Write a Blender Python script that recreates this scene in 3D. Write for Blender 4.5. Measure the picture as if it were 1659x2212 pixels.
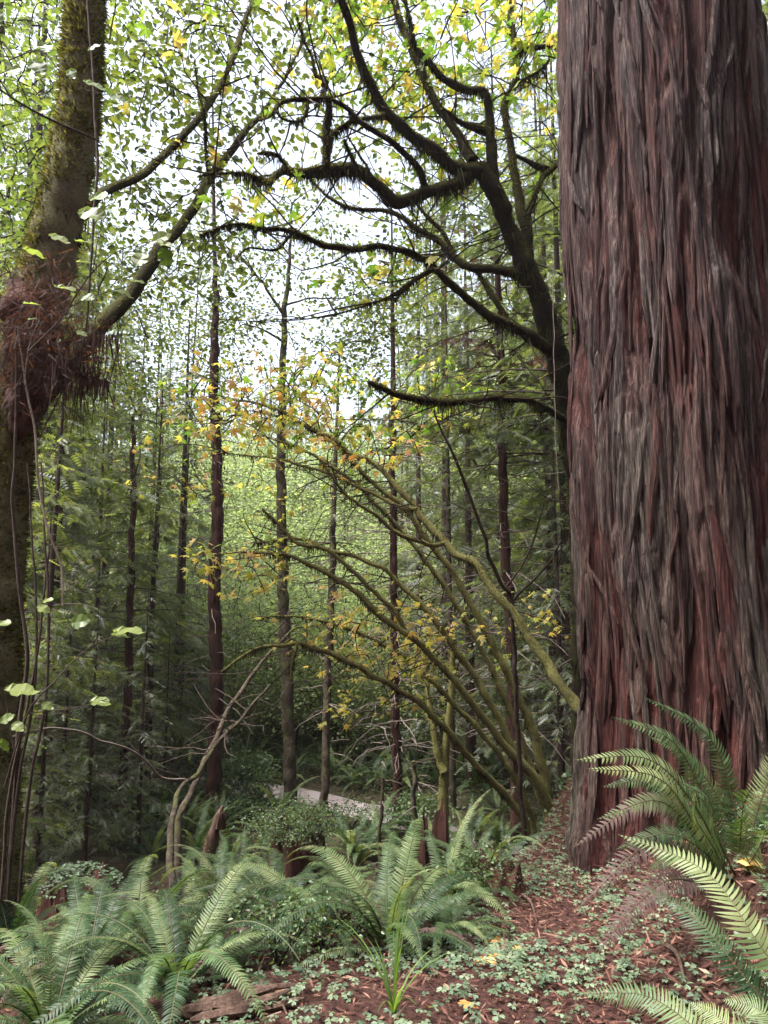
import bpy, math, random
import numpy as np
from mathutils import Vector

# ------------------------------------------------------------------ reset
for o in list(bpy.data.objects):
    bpy.data.objects.remove(o, do_unlink=True)
scene = bpy.context.scene
COL = scene.collection
R = math.radians

# ------------------------------------------------------------------ camera
EYE = 1.6
PITCH = R(7.0)
FD = 1534.0                      # focal length in reading pixels (1659 x 2212 sheet)
cam_data = bpy.data.cameras.new("camera")
cam = bpy.data.objects.new("camera", cam_data)
COL.objects.link(cam)
cam.location = (0, 0, EYE)
cam.rotation_euler = (R(90) + PITCH, 0, 0)
cam_data.sensor_fit = 'VERTICAL'
cam_data.sensor_height = 24.0
cam_data.lens = 24.0 * FD / 2212.0
cam_data.clip_start = 0.05
cam_data.clip_end = 2000
scene.camera = cam

# ------------------------------------------------------------------ sky, sun, exposure
SUN_EL, SUN_AZ = R(66), R(-105)   # high on the left, behind thin cloud
world = bpy.data.worlds.new("World")
scene.world = world
world.use_nodes = True
wn = world.node_tree
wn.nodes.clear()
w_out = wn.nodes.new("ShaderNodeOutputWorld")
w_bg = wn.nodes.new("ShaderNodeBackground")
w_hs = wn.nodes.new("ShaderNodeHueSaturation")
w_sky = wn.nodes.new("ShaderNodeTexSky")
w_sky.sky_type = 'NISHITA'
w_sky.sun_disc = False
w_sky.sun_elevation = SUN_EL
w_sky.sun_rotation = SUN_AZ
w_sky.air_density = 1.0
w_sky.dust_density = 3.0
w_hs.inputs['Saturation'].default_value = 0.50
w_bg.inputs['Strength'].default_value = 0.05
wn.links.new(w_sky.outputs['Color'], w_hs.inputs['Color'])
wn.links.new(w_hs.outputs['Color'], w_bg.inputs['Color'])
wn.links.new(w_bg.outputs['Background'], w_out.inputs['Surface'])

sun_data = bpy.data.lights.new("sun", 'SUN')
sun_data.energy = 1.5
sun_data.angle = R(26)
sun_data.color = (1.0, 0.97, 0.92)
sun = bpy.data.objects.new("sun", sun_data)
COL.objects.link(sun)
sd = Vector((math.sin(SUN_AZ) * math.cos(SUN_EL), math.cos(SUN_AZ) * math.cos(SUN_EL), math.sin(SUN_EL)))
sun.rotation_euler = (-sd).to_track_quat('-Z', 'Y').to_euler()
sun.location = sd * 60

HAZE = 0.0006
scene.view_settings.view_transform = 'Standard'
scene.view_settings.look = 'None'
scene.view_settings.gamma = 1.0
scene.view_settings.use_curve_mapping = False
scene.view_settings.exposure = 3.35
scene.render.engine = 'CYCLES'
scene.cycles.max_bounces = 6
scene.cycles.diffuse_bounces = 4
scene.cycles.glossy_bounces = 1
scene.cycles.transmission_bounces = 3
scene.cycles.volume_bounces = 0
scene.cycles.use_denoising = True
scene.cycles.caustics_reflective = False
scene.cycles.caustics_refractive = False
scene.render.film_transparent = False

# ------------------------------------------------------------------ numeric helpers
def rng_(s):
    return np.random.default_rng(s)

def sstep(a, b, x):
    t = np.clip((x - a) / (b - a), 0, 1)
    return t * t * (3 - 2 * t)

_LAT = {}
def vn(x, y, seed=0):
    """value noise in two dimensions, 0..1"""
    if seed not in _LAT:
        _LAT[seed] = np.random.default_rng(900 + seed).random((256, 256))
    L = _LAT[seed]
    x = np.asarray(x, float); y = np.asarray(y, float)
    xi = np.floor(x).astype(int); yi = np.floor(y).astype(int)
    fx = x - xi; fy = y - yi
    fx = fx * fx * (3 - 2 * fx); fy = fy * fy * (3 - 2 * fy)
    x0 = xi & 255; x1 = (xi + 1) & 255; y0 = yi & 255; y1 = (yi + 1) & 255
    return (L[x0, y0] * (1 - fx) + L[x1, y0] * fx) * (1 - fy) + (L[x0, y1] * (1 - fx) + L[x1, y1] * fx) * fy

def unit(v):
    v = np.asarray(v, float)
    return v / np.maximum(np.linalg.norm(v, axis=-1, keepdims=True), 1e-9)

CP, SP = math.cos(PITCH), math.sin(PITCH)
def W(dx, dy, Y):
    """point of the place seen at (dx, dy) of the reading sheet, Y metres ahead"""
    cx = (dx - 829.5) / FD; cy = (1106.0 - dy) / FD
    t = Y / (CP - SP * cy)
    return np.array((cx * t, Y, EYE + (SP + CP * cy) * t))

def terrain(x, y):
    x = np.asarray(x, float); y = np.asarray(y, float)
    yy = np.maximum(y, 2.2)
    p = 0.05 - 0.15 * (np.minimum(yy, 9) - 2.9) + 0.65 * np.clip(x - 1.35, 0, 8) + 0.42 * np.exp(-((x - 1.9) ** 2 / .5 + (y - 3.2) ** 2 / .8)) + 0.10 * np.clip(x, -4, 0)
    p = p + 1.05 * np.clip(-y - 0.8, 0, 24) + 0.2 * np.clip(-x - 5, 0, 12) * sstep(4, 0, y)  # unseen slope behind the camera, steepened to block sky light from there
    p = p + 0.10 * (vn(x * 1.3, y * 1.3, 1) - .5) + 0.05 * (vn(x * 4, y * 4, 2) - .5)
    ye = np.interp(x, [-6, -2, 0, .8, 1.5, 2.0, 3, 6, 10], [3.6, 3.9, 4.2, 4.9, 6.5, 7.5, 9, 11, 12])
    b = sstep(ye, ye + 3.3, y)
    v = -2.0 + 0.16 * (vn(x * .6, y * .6, 3) - .5) + 0.40 * np.clip(y - 18.5, 0, 26) + 0.12 * np.clip(y - 44.5, 0, 200)
    v = v + 0.25 * np.clip(-7 - x, 0, 40) + 0.30 * np.clip(x - 6, 0, 40)
    return p * (1 - b) + v * b

def tz(x, y):
    return float(terrain(x, y))

def hit(dx, dy, dz=0.0):
    """where the line of sight through (dx, dy) meets the ground"""
    d = W(dx, dy, 1.0) - np.array((0, 0, EYE))
    t = np.linspace(1.2, 60, 3000)
    z = EYE + d[2] * t
    g = terrain(d[0] * t, t) + dz
    k = np.argmax(z < g)
    if z[k] >= g[k]: k = -1
    return np.array((d[0] * t[k], t[k], g[k]))

# ------------------------------------------------------------------ mesh builder
class MB:
    def __init__(self):
        self.v = []; self.n = 0
        self.f = {3: [], 4: []}; self.m = {3: [], 4: []}
        self.t = []
    def add(self, v, f, tint=0.5, mat=0):
        v = np.asarray(v, float).reshape(-1, 3)
        f = np.asarray(f, int)
        k = f.shape[1]
        self.v.append(v)
        self.f[k].append(f + self.n)
        self.m[k].append(np.full(len(f), mat, np.int32))
        self.t.append(np.broadcast_to(np.asarray(tint, float), (len(v),)))
        self.n += len(v)
        return self
    def mesh(self, name, mats, smooth=False):
        me = bpy.data.meshes.new(name)
        v = np.concatenate(self.v).astype(np.float32)
        f3 = np.concatenate(self.f[3]) if self.f[3] else np.zeros((0, 3), int)
        f4 = np.concatenate(self.f[4]) if self.f[4] else np.zeros((0, 4), int)
        mi = np.concatenate(self.m[3] + self.m[4]) if (self.m[3] or self.m[4]) else np.zeros(0, np.int32)
        loops = np.concatenate([f3.ravel(), f4.ravel()]).astype(np.int32)
        starts = np.concatenate([np.arange(len(f3)) * 3, len(f3) * 3 + np.arange(len(f4)) * 4]).astype(np.int32)
        me.vertices.add(len(v)); me.vertices.foreach_set("co", v.ravel())
        me.loops.add(len(loops)); me.loops.foreach_set("vertex_index", loops)
        me.polygons.add(len(starts)); me.polygons.foreach_set("loop_start", starts)
        me.polygons.foreach_set("material_index", mi.astype(np.int32))
        me.update(calc_edges=True)
        me.polygons.foreach_set("use_smooth", np.full(len(starts), smooth))
        a = me.attributes.new("tint", 'FLOAT', 'POINT')
        a.data.foreach_set("value", np.concatenate(self.t).astype(np.float32))
        for m in (mats if isinstance(mats, (list, tuple)) else [mats]):
            me.materials.append(m)
        me.update()
        return me
    def obj(self, name, mats, parent=None, smooth=False):
        return link(name, self.mesh(name, mats, smooth), parent)

def link(name, me, parent=None):
    o = bpy.data.objects.new(name, me)
    COL.objects.link(o)
    if parent is not None:
        o.parent = parent
        o.matrix_parent_inverse = parent.matrix_basis.inverted()
    return o

def tag(o, label, cat, group=None, kind=None):
    if label: o['label'] = label
    if cat: o['category'] = cat
    if group: o['group'] = group
    if kind: o['kind'] = kind
    return o

def thing(name, label, cat, loc=(0, 0, 0), group=None):
    o = bpy.data.objects.new(name, None)
    o.empty_display_size = 0.1
    COL.objects.link(o)
    o.location = [float(c) for c in loc]
    return tag(o, label, cat, group)

def copy_tree(root, loc, rz=0.0, sc=1.0, label=None, group=None):
    """a copy of a thing with its parts (mesh data shared)"""
    r = root.copy(); COL.objects.link(r)
    r.location = [float(c) for c in loc]; r.rotation_euler = (0, 0, rz)
    r.scale = (sc, sc, sc) if np.isscalar(sc) else sc
    if label: r['label'] = label
    if group: r['group'] = group
    for ch in list(root.children):
        c = ch.copy(); COL.objects.link(c); c.parent = r
        for g in list(ch.children):
            d = g.copy(); COL.objects.link(d); d.parent = c
    return r

# ------------------------------------------------------------------ curves and tubes
def smooth_path(P, n):
    """Catmull-Rom through rows of P (any number of columns), n samples"""
    P = np.asarray(P, float)
    if len(P) == 2:
        t = np.linspace(0, 1, n)[:, None]
        return P[0] * (1 - t) + P[1] * t
    d = np.concatenate([[0], np.cumsum(np.linalg.norm(np.diff(P[:, :3], axis=0), axis=1) + 1e-6)])
    A = np.vstack([2 * P[0] - P[1], P, 2 * P[-1] - P[-2]])
    s = np.linspace(0, d[-1], n)
    k = np.clip(np.searchsorted(d, s, side='right') - 1, 0, len(P) - 2)
    u = ((s - d[k]) / (d[k + 1] - d[k]))[:, None]
    p0, p1, p2, p3 = A[k], A[k + 1], A[k + 2], A[k + 3]
    return 0.5 * ((2 * p1) + (-p0 + p2) * u + (2 * p0 - 5 * p1 + 4 * p2 - p3) * u ** 2 + (-p0 + 3 * p1 - 3 * p2 + p3) * u ** 3)

def frames(P):
    T = unit(np.gradient(P, axis=0))
    ref = np.array((0.31, 0.52, 0.8))
    ref = ref - T[0] * (ref @ T[0])
    a = unit(ref)
    A = np.zeros_like(P)
    for i in range(len(P)):
        a = a - T[i] * (a @ T[i]); a = a / max(np.linalg.norm(a), 1e-9)
        A[i] = a
    return T, A, np.cross(T, A)

def tube(mb, P, r, sides=8, lump=0.0, lump_len=0.08, seed=0, tint=0.5, mat=0, cap=True):
    P = np.asarray(P, float); n = len(P)
    r = np.broadcast_to(np.asarray(r, float), (n,))
    T, A, B = frames(P)
    th = np.arange(sides) * 2 * math.pi / sides
    rr = np.repeat(r[:, None], sides, 1)
    if lump > 0:
        s = np.concatenate([[0], np.cumsum(np.linalg.norm(np.diff(P, axis=0), axis=1))])
        s = np.repeat(s[:, None], sides, 1)
        a = np.repeat(th[None], n, 0)
        k = vn(s / lump_len + 11.3 * seed, np.cos(a) * 1.3 + 7.7 * seed, 5) + vn(s / lump_len * 2.3, np.sin(a) * 2.1 + 3.1 * seed, 6) * .6 - .8
        rr = rr * (1 + lump * k)
    V = P[:, None] + A[:, None] * (np.cos(th)[None, :, None] * rr[..., None]) + B[:, None] * (np.sin(th)[None, :, None] * rr[..., None])
    i = np.arange(n - 1)[:, None] * sides; j = np.arange(sides)[None]; j2 = (j + 1) % sides
    F = np.stack([i + j, i + j2, i + sides + j2, i + sides + j], -1).reshape(-1, 4)
    mb.add(V.reshape(-1, 3), F, tint, mat)
    if cap:
        base = mb.n
        mb.add(np.vstack([V[-1], P[-1] + T[-1] * r[-1] * .6]), [[k, (k + 1) % sides, sides] for k in range(sides)], tint, mat)

def px_path(pts, n=None, jit=0.0, seed=0):
    """rows (dx, dy, Y, width in sheet pixels) -> smoothed points and radii in metres"""
    Q = []
    for dx, dy, Y, w in pts:
        p = W(dx, dy, Y)
        Q.append((*p, 0.5 * w * Y / FD))
    Q = np.array(Q)
    L = np.linalg.norm(np.diff(Q[:, :3], axis=0), axis=1).sum()
    n = n or max(6, int(L / 0.05))
    S = smooth_path(Q, n)
    P = S[:, :3]; r = np.maximum(S[:, 3], 0.0015)
    if jit > 0:
        s = np.linspace(0, L, n)
        for c in range(3):
            P[:, c] += jit * (vn(s * 6 + c * 17.1, np.full(n, seed * 1.7 + .3), 7) - .5)
    return P, r

# ------------------------------------------------------------------ scattering leaves
def scatter(mb, tv, tf, pos, X, Z, size, tint, mat=0):
    """copies of a small template (tv, tf): X = direction of the leaf, Z = its face normal"""
    N = len(pos)
    if N == 0: return
    X = unit(X); Z = np.asarray(Z, float)
    Z = Z - X * (Z * X).sum(1, keepdims=True); Z = unit(Z)
    Y = np.cross(Z, X)
    size = np.asarray(size, float)
    if size.ndim == 1: size = np.repeat(size[:, None], 3, 1)
    v = tv[None] * size[:, None, :]
    V = pos[:, None] + v[..., 0:1] * X[:, None] + v[..., 1:2] * Y[:, None] + v[..., 2:3] * Z[:, None]
    k = len(tv)
    F = (tf[None] + (np.arange(N) * k)[:, None, None]).reshape(-1, tf.shape[1])
    mb.add(V.reshape(-1, 3), F, np.repeat(np.broadcast_to(tint, (N,)), k), mat)

def rand_dir(rng, n):
    return unit(rng.normal(size=(n, 3)))

DIAMOND = (np.array([(0, 0, 0), (.45, -.33, .07), (1, 0, -.04), (.45, .33, .07)]), np.array([(0, 1, 2), (0, 2, 3)]))
OVATE = (np.array([(0, 0, 0), (.3, -.28, .06), (.68, -.25, .04), (1, 0, -.1), (.68, .25, .04), (.3, .28, .06), (.45, 0, -.03)]),
         np.array([(0, 1, 6), (1, 2, 6), (2, 3, 6), (3, 4, 6), (4, 5, 6), (5, 0, 6)]))
def serrate_leaf():
    """broad toothed leaf with a folded midrib"""
    xs = np.linspace(0, 1, 8)
    wd = np.array([0.05, .26, .36, .385, .35, .27, .15, 0.0])
    V = []; F = []
    for i, x in enumerate(xs):
        V.append((x, 0, -.10 * x * x - .02))
    for s in (-1, 1):
        for i, x in enumerate(xs):
            V.append((x + (.035 if i % 2 else -.015), s * wd[i] * (1.06 if i % 2 else .96), .05 * math.sin(i * 1.9) + .05 - .14 * x * x))
    for i in range(7):
        F += [(i, 8 + i, 8 + i + 1), (i, 8 + i + 1, i + 1), (i, i + 1, 16 + i + 1), (i, 16 + i + 1, 16 + i)]
    return np.array(V), np.array(F)
SERRATE = serrate_leaf()
def maple_leaf():
    pol = [(-90, .12), (-40, .30), (-14, .62), (6, .42), (22, .92), (36, .66), (44, .80), (62, .40), (78, .72), (90, 1.0), (102, .72),
           (118, .40), (136, .80), (144, .66), (158, .92), (174, .42), (194, .62), (220, .30)]
    V = [(0.0, 0, .02)]
    for a, r in pol:
        a = R(a - 90)
        V.append((r * math.cos(a) * .62, r * math.sin(a) * .62, -.16 * r * r + .04 * math.sin(a * 5)))
    n = len(pol)
    return np.array(V), np.array([(0, 1 + i, 1 + (i + 1) % n) for i in range(n)])
MAPLE = maple_leaf()
def maple_small():
    pol = [(-90, .12), (5, .78), (25, .45), (48, .95), (68, .42), (90, 1.0), (112, .42), (132, .95), (155, .45), (175, .78)]
    V = [(0.0, 0, .02)]
    for a, r in pol:
        a = R(a - 90)
        V.append((r * math.cos(a) * .62, r * math.sin(a) * .62, -.15 * r * r))
    n = len(pol)
    return np.array(V), np.array([(0, 1 + i, 1 + (i + 1) % n) for i in range(n)])
MAPLE_S = maple_small()
def spray_template(pairs, tip, wid, droop=.12, ln=1.0):
    """flat conifer twig: thin axis with paired needles"""
    V = []; F = []
    def q(*p):
        V.extend(p); k = len(V) - 3; F.append((k, k + 1, k + 2))
    q((0, -.012, 0), (ln, 0, -droop), (0, .012, 0))
    for i in range(pairs):
        x = ln * (i + .6) / (pairs + .3)
        L = tip * (1 - .55 * (x / ln) ** 1.6)
        z = -droop * (x / ln) ** 2
        for s in (-1, 1):
            q((x, 0, z), (x + L * .62, s * L, z - .02), (x + wid, s * .01, z))
    return np.array(V), np.array(F)
SPRAY = spray_template(9, .21, .085)
SPRAY_FAR = spray_template(5, .25, .17)
SPRAY_NEAR = spray_template(16, .14, .045)

# ------------------------------------------------------------------ materials
def mat_new(name):
    m = bpy.data.materials.new(name)
    m.use_nodes = True
    nt = m.node_tree
    nt.nodes.clear()
    out = nt.nodes.new("ShaderNodeOutputMaterial")
    return m, nt, out

def N(nt, kind, **kw):
    n = nt.nodes.new(kind)
    for k, v in kw.items():
        setattr(n, k, v)
    return n

def ramp(nt, stops, src=None, interp='LINEAR'):
    n = nt.nodes.new("ShaderNodeValToRGB")
    cr = n.color_ramp
    cr.interpolation = interp
    while len(cr.elements) < len(stops): cr.elements.new(0.5)
    for e, (p, c) in zip(cr.elements, stops):
        e.position = p; e.color = (*c, 1)
    if src is not None: nt.links.new(src, n.inputs[0])
    return n

def noise(nt, scale, vec=None, detail=4, rough=.6, dist=0.0):
    n = nt.nodes.new("ShaderNodeTexNoise")
    n.inputs['Scale'].default_value = scale
    n.inputs['Detail'].default_value = detail
    n.inputs['Roughness'].default_value = rough
    n.inputs['Distortion'].default_value = dist
    if vec is not None: nt.links.new(vec, n.inputs['Vector'])
    return n

def mapped(nt, scale):
    tc = nt.nodes.new("ShaderNodeTexCoord")
    mp = nt.nodes.new("ShaderNodeMapping")
    mp.inputs['Scale'].default_value = scale
    nt.links.new(tc.outputs['Object'], mp.inputs['Vector'])
    return mp.outputs['Vector']

def mix(nt, a, b, fac):
    n = nt.nodes.new("ShaderNodeMix"); n.data_type = 'RGBA'
    for s, v in ((6, a), (7, b)):
        if isinstance(v, tuple): n.inputs[s].default_value = (*v, 1)
        else: nt.links.new(v, n.inputs[s])
    if isinstance(fac, (int, float)): n.inputs[0].default_value = fac
    else: nt.links.new(fac, n.inputs[0])
    return n.outputs[2]

def finish(nt, out, col, rough=.85, spec=.25, bump=None, bump_dist=.01, bump_str=1.0):
    p = nt.nodes.new("ShaderNodeBsdfPrincipled")
    if isinstance(col, tuple): p.inputs['Base Color'].default_value = (*col, 1)
    else: nt.links.new(col, p.inputs['Base Color'])
    p.inputs['Roughness'].default_value = rough
    p.inputs['Specular IOR Level'].default_value = spec
    if bump is not None:
        b = nt.nodes.new("ShaderNodeBump")
        b.inputs['Distance'].default_value = bump_dist
        b.inputs['Strength'].default_value = bump_str
        nt.links.new(bump, b.inputs['Height'])
        nt.links.new(b.outputs['Normal'], p.inputs['Normal'])
    nt.links.new(p.outputs['BSDF'], out.inputs['Surface'])
    return p

def leaf_mat(name, stops, trans=.45, rough=.45, spec=.35, tsat=(1.4, 1.3, .55), objrand=0.0):
    """leaf: glossy top, light shining through; colour of each leaf from its 'tint'"""
    m, nt, out = mat_new(name)
    at = N(nt, "ShaderNodeAttribute", attribute_name="tint")
    src = at.outputs['Fac']
    if objrand > 0:
        oi = N(nt, "ShaderNodeObjectInfo")
        ma = N(nt, "ShaderNodeMath", operation='MULTIPLY_ADD')
        nt.links.new(oi.outputs['Random'], ma.inputs[0]); ma.inputs[1].default_value = objrand
        nt.links.new(src, ma.inputs[2]); src = ma.outputs[0]
    rp = ramp(nt, stops, src)
    ns = noise(nt, 30, mapped(nt, (1, 1, 1)), 2)
    hs = N(nt, "ShaderNodeHueSaturation")
    mr = N(nt, "ShaderNodeMapRange"); mr.inputs[3].default_value = .75; mr.inputs[4].default_value = 1.25
    nt.links.new(ns.outputs['Fac'], mr.inputs[0]); nt.links.new(mr.outputs[0], hs.inputs['Value'])
    nt.links.new(rp.outputs['Color'], hs.inputs['Color'])
    p = N(nt, "ShaderNodeBsdfPrincipled")
    p.inputs['Roughness'].default_value = rough
    p.inputs['Specular IOR Level'].default_value = spec
    nt.links.new(hs.outputs['Color'], p.inputs['Base Color'])
    if trans > 0:
        vm = N(nt, "ShaderNodeVectorMath", operation='MULTIPLY')
        nt.links.new(hs.outputs['Color'], vm.inputs[0]); vm.inputs[1].default_value = [c * 1.9 for c in tsat]
        tr = N(nt, "ShaderNodeBsdfTranslucent")
        nt.links.new(vm.outputs[0], tr.inputs['Color'])
        mx = N(nt, "ShaderNodeMixShader"); mx.inputs[0].default_value = trans
        nt.links.new(p.outputs[0], mx.inputs[1]); nt.links.new(tr.outputs[0], mx.inputs[2])
        nt.links.new(mx.outputs[0], out.inputs['Surface'])
    else:
        nt.links.new(p.outputs[0], out.inputs['Surface'])
    return m

def bark_mat(name, c1, c2, c3, stretch=(14, 14, 2.0), bump=.012, patch=None, patch_lo=.5):
    m, nt, out = mat_new(name)
    v = mapped(nt, stretch)
    n1 = noise(nt, 1.0, v, 6, .7, .4)
    rp = ramp(nt, [(.28, c1), (.5, c2), (.72, c3)], n1.outputs['Fac'])
    col = rp.outputs['Color']
    if patch is not None:
        n2 = noise(nt, 5.0, mapped(nt, (1, 1, .7)), 5, .7)
        f = ramp(nt, [(patch_lo, (0, 0, 0)), (patch_lo + .12, (1, 1, 1))], n2.outputs['Fac'])
        col = mix(nt, col, patch, f.outputs['Color'])
    n3 = noise(nt, 3.0, v, 5, .7)
    finish(nt, out, col, .9, .2, n3.outputs['Fac'], bump)
    return m

def moss_bark_mat(name, bark, moss1, moss2, bias=0.0):
    """bark with moss on the sides that face up"""
    m, nt, out = mat_new(name)
    v = mapped(nt, (1, 1, 1))
    nb = noise(nt, 22, v, 6, .7)
    nm = noise(nt, 70, v, 5, .7)
    nl = noise(nt, 7, v, 3, .6)
    geo = N(nt, "ShaderNodeNewGeometry")
    sx = N(nt, "ShaderNodeSeparateXYZ"); nt.links.new(geo.outputs['Normal'], sx.inputs[0])
    a = N(nt, "ShaderNodeMath", operation='MULTIPLY_ADD'); a.inputs[1].default_value = .35; a.inputs[2].default_value = .30 + bias
    nt.links.new(sx.outputs['Z'], a.inputs[0])
    b = N(nt, "ShaderNodeMath", operation='MULTIPLY_ADD'); b.inputs[1].default_value = 1.3; 
    nt.links.new(nl.outputs['Fac'], b.inputs[0])
    c = N(nt, "ShaderNodeMath", operation='SUBTRACT'); c.inputs[1].default_value = .6
    nt.links.new(a.outputs[0], b.inputs[2]); nt.links.new(b.outputs[0], c.inputs[0])
    f = ramp(nt, [(.12, (0, 0, 0)), (.5, (1, 1, 1))], c.outputs[0])
    moss = ramp(nt, [(.3, moss1), (.7, moss2)], nm.outputs['Fac'])
    bk = ramp(nt, [(.3, tuple(q * .55 for q in bark)), (.7, bark)], nb.outputs['Fac'])
    col = mix(nt, bk.outputs['Color'], moss.outputs['Color'], f.outputs['Color'])
    finish(nt, out, col, .95, .1, nm.outputs['Fac'], .02)
    return m

M = {}
G1, G2, G3 = (.030, .055, .018), (.055, .095, .028), (.10, .15, .04)
M['fern'] = leaf_mat('fern_green', [(0, (.009, .021, .008)), (.35, (.022, .047, .018)), (.7, (.066, .108, .040)), (1, (.17, .20, .085))], .28, .52, .28, objrand=.66)
M['fern_dead'] = leaf_mat('fern_brown', [(0, (.055, .032, .030)), (1, (.135, .088, .080))], .2, .7, .2)
M['rachis'] = leaf_mat('fern_stalk', [(0, (.05, .032, .016)), (1, (.075, .068, .03))], 0, .6, .3)
M['needle'] = leaf_mat('conifer_needles', [(0, (.032, .046, .020)), (.5, (.076, .104, .041)), (.85, (.125, .155, .058)), (1, (.17, .19, .085))], .48, .42, .4, objrand=.0)
M['needle_cool'] = leaf_mat('redwood_needles', [(0, (.042, .056, .036)), (.6, (.092, .115, .074)), (1, (.16, .185, .135))], .42, .38, .5)
M['needle_dead'] = leaf_mat('dead_needles', [(0, (.022, .009, .009)), (.6, (.055, .023, .019)), (1, (.13, .055, .04))], .25, .7, .2)
M['leaf_green'] = leaf_mat('alder_leaves', [(0, (.022, .036, .014)), (.5, (.056, .080, .024)), (.9, (.10, .125, .034)), (1, (.22, .13, .03))], .36, .4, .35)
M['leaf_lime'] = leaf_mat('lime_leaves', [(0, (.085, .115, .045)), (.5, (.17, .21, .10)), (1, (.27, .30, .17))], .52, .42, .35, tsat=(1.15, 1.2, .8))
M['leaf_near'] = leaf_mat('hazel_leaves', [(0, (.04, .07, .014)), (.5, (.09, .125, .028)), (1, (.16, .19, .055))], .42, .42, .35, tsat=(1.15, 1.15, .65))
M['leaf_maple'] = leaf_mat('maple_leaves', [(0, (.06, .13, .02)), (.4, (.14, .20, .03)), (.6, (.34, .30, .075)), (.8, (.43, .28, .09)), (1, (.38, .16, .06))], .42, .5, .3, tsat=(1.0, 1.0, .6))
M['moss'] = leaf_mat('moss_strands', [(0, (.010, .010, .005)), (.5, (.042, .041, .013)), (1, (.13, .125, .04))], .25, .9, .1)
M['sorrel'] = leaf_mat('sorrel_leaves', [(0, (.04, .066, .036)), (.6, (.085, .125, .07)), (1, (.15, .19, .115))], .25, .5, .35)
M['litter'] = leaf_mat('needle_litter', [(0, (.020, .008, .007)), (.45, (.075, .030, .023)), (.8, (.19, .092, .066)), (1, (.34, .22, .16))], .08, .75, .2)
M['huckleberry'] = leaf_mat('shrub_leaves', [(0, (.025, .05, .02)), (.6, (.055, .095, .035)), (1, (.11, .15, .06))], .3, .4, .4)
M['grass'] = leaf_mat('grass_blades', [(0, (.05, .10, .02)), (1, (.11, .17, .04))], .4, .45, .3)
M['leaf_fallen'] = leaf_mat('fallen_leaf', [(0, (.20, .085, .035)), (.5, (.36, .17, .05)), (1, (.50, .30, .09))], .25, .6, .3)
M['twig'] = bark_mat('twig_bark', (.022, .014, .011), (.045, .030, .023), (.085, .062, .050), (20, 20, 20), .003)
M['twig_grey'] = bark_mat('dead_twigs', (.06, .046, .040), (.13, .10, .088), (.22, .185, .16), (20, 20, 20), .003)
M['stem_pale'] = bark_mat('pale_vine', (.14, .10, .08), (.26, .21, .17), (.36, .31, .26), (20, 20, 8), .003)
M['bark_young'] = bark_mat('young_redwood_bark', (.018, .007, .006), (.055, .022, .017), (.115, .058, .045), (16, 16, 1.3), .05, patch=(.045, .034, .026), patch_lo=.56)
M['bark_alder'] = bark_mat('alder_bark', (.020, .014, .010), (.062, .046, .033), (.150, .122, .090), (9, 9, 5), .05, patch=(.085, .085, .032), patch_lo=.50)
M['bark_far'] = bark_mat('far_bark', (.022, .012, .010), (.055, .034, .027), (.11, .078, .064), (8, 8, 1.6), .05)
M['bark_maple'] = moss_bark_mat('mossy_maple_bark', (.026, .019, .016), (.018, .018, .006), (.070, .068, .019), -.06)
M['bark_moss_tree'] = moss_bark_mat('moss_covered_bark', (.13, .105, .085), (.07, .066, .032), (.22, .205, .11), .20)
M['bark_lean'] = moss_bark_mat('mossy_leaning_bark', (.11, .080, .058), (.085, .08, .026), (.27, .25, .095), .26)
M['wood'] = bark_mat('weathered_wood', (.03, .017, .012), (.075, .045, .033), (.16, .105, .08), (30, 30, 3), .012)
M['stump'] = bark_mat('rotten_stump', (.022, .010, .008), (.07, .030, .022), (.13, .062, .045), (9, 9, 3), .03)

# giant redwood bark
m, nt, out = mat_new('giant_redwood_bark')
at = N(nt, "ShaderNodeAttribute", attribute_name="tint")
v1 = mapped(nt, (30, 30, 2.2)); v2 = mapped(nt, (90, 90, 7)); v3 = mapped(nt, (2.2, 2.2, .35)); v4 = mapped(nt, (1.6, 1.6, .8))
n1 = noise(nt, 1, v1, 5, .65, .5); n2 = noise(nt, 1, v2, 4, .7); n3 = noise(nt, 1, v3, 4, .6, .6); n4 = noise(nt, 1, v4, 3, .6)
nx_ = N(nt, "ShaderNodeMath", operation='MULTIPLY_ADD'); nx_.inputs[1].default_value = .95; nx_.inputs[2].default_value = -.475
nt.links.new(n2.outputs['Fac'], nx_.inputs[0])
nf = N(nt, "ShaderNodeMath", operation='ADD'); nt.links.new(nx_.outputs[0], nf.inputs[0]); nt.links.new(n1.outputs['Fac'], nf.inputs[1])
red = ramp(nt, [(.22, (.010, .003, .004)), (.5, (.050, .014, .0115)), (.8, (.140, .044, .034))], nf.outputs[0])
gry = ramp(nt, [(.24, (.009, .004, .005)), (.5, (.040, .025, .023)), (.8, (.185, .145, .132))], nf.outputs[0])
fa = N(nt, "ShaderNodeMath", operation='MULTIPLY_ADD'); fa.inputs[1].default_value = .85
nt.links.new(at.outputs['Fac'], fa.inputs[0])
fb = N(nt, "ShaderNodeMath", operation='MULTIPLY_ADD'); fb.inputs[1].default_value = 1.7; fb.inputs[2].default_value = -1.10
nt.links.new(n3.outputs['Fac'], fb.inputs[0]); nt.links.new(fb.outputs[0], fa.inputs[2])
fr = ramp(nt, [(.08, (0, 0, 0)), (.62, (1, 1, 1))], fa.outputs[0])
c1 = mix(nt, red.outputs['Color'], gry.outputs['Color'], fr.outputs['Color'])
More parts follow.
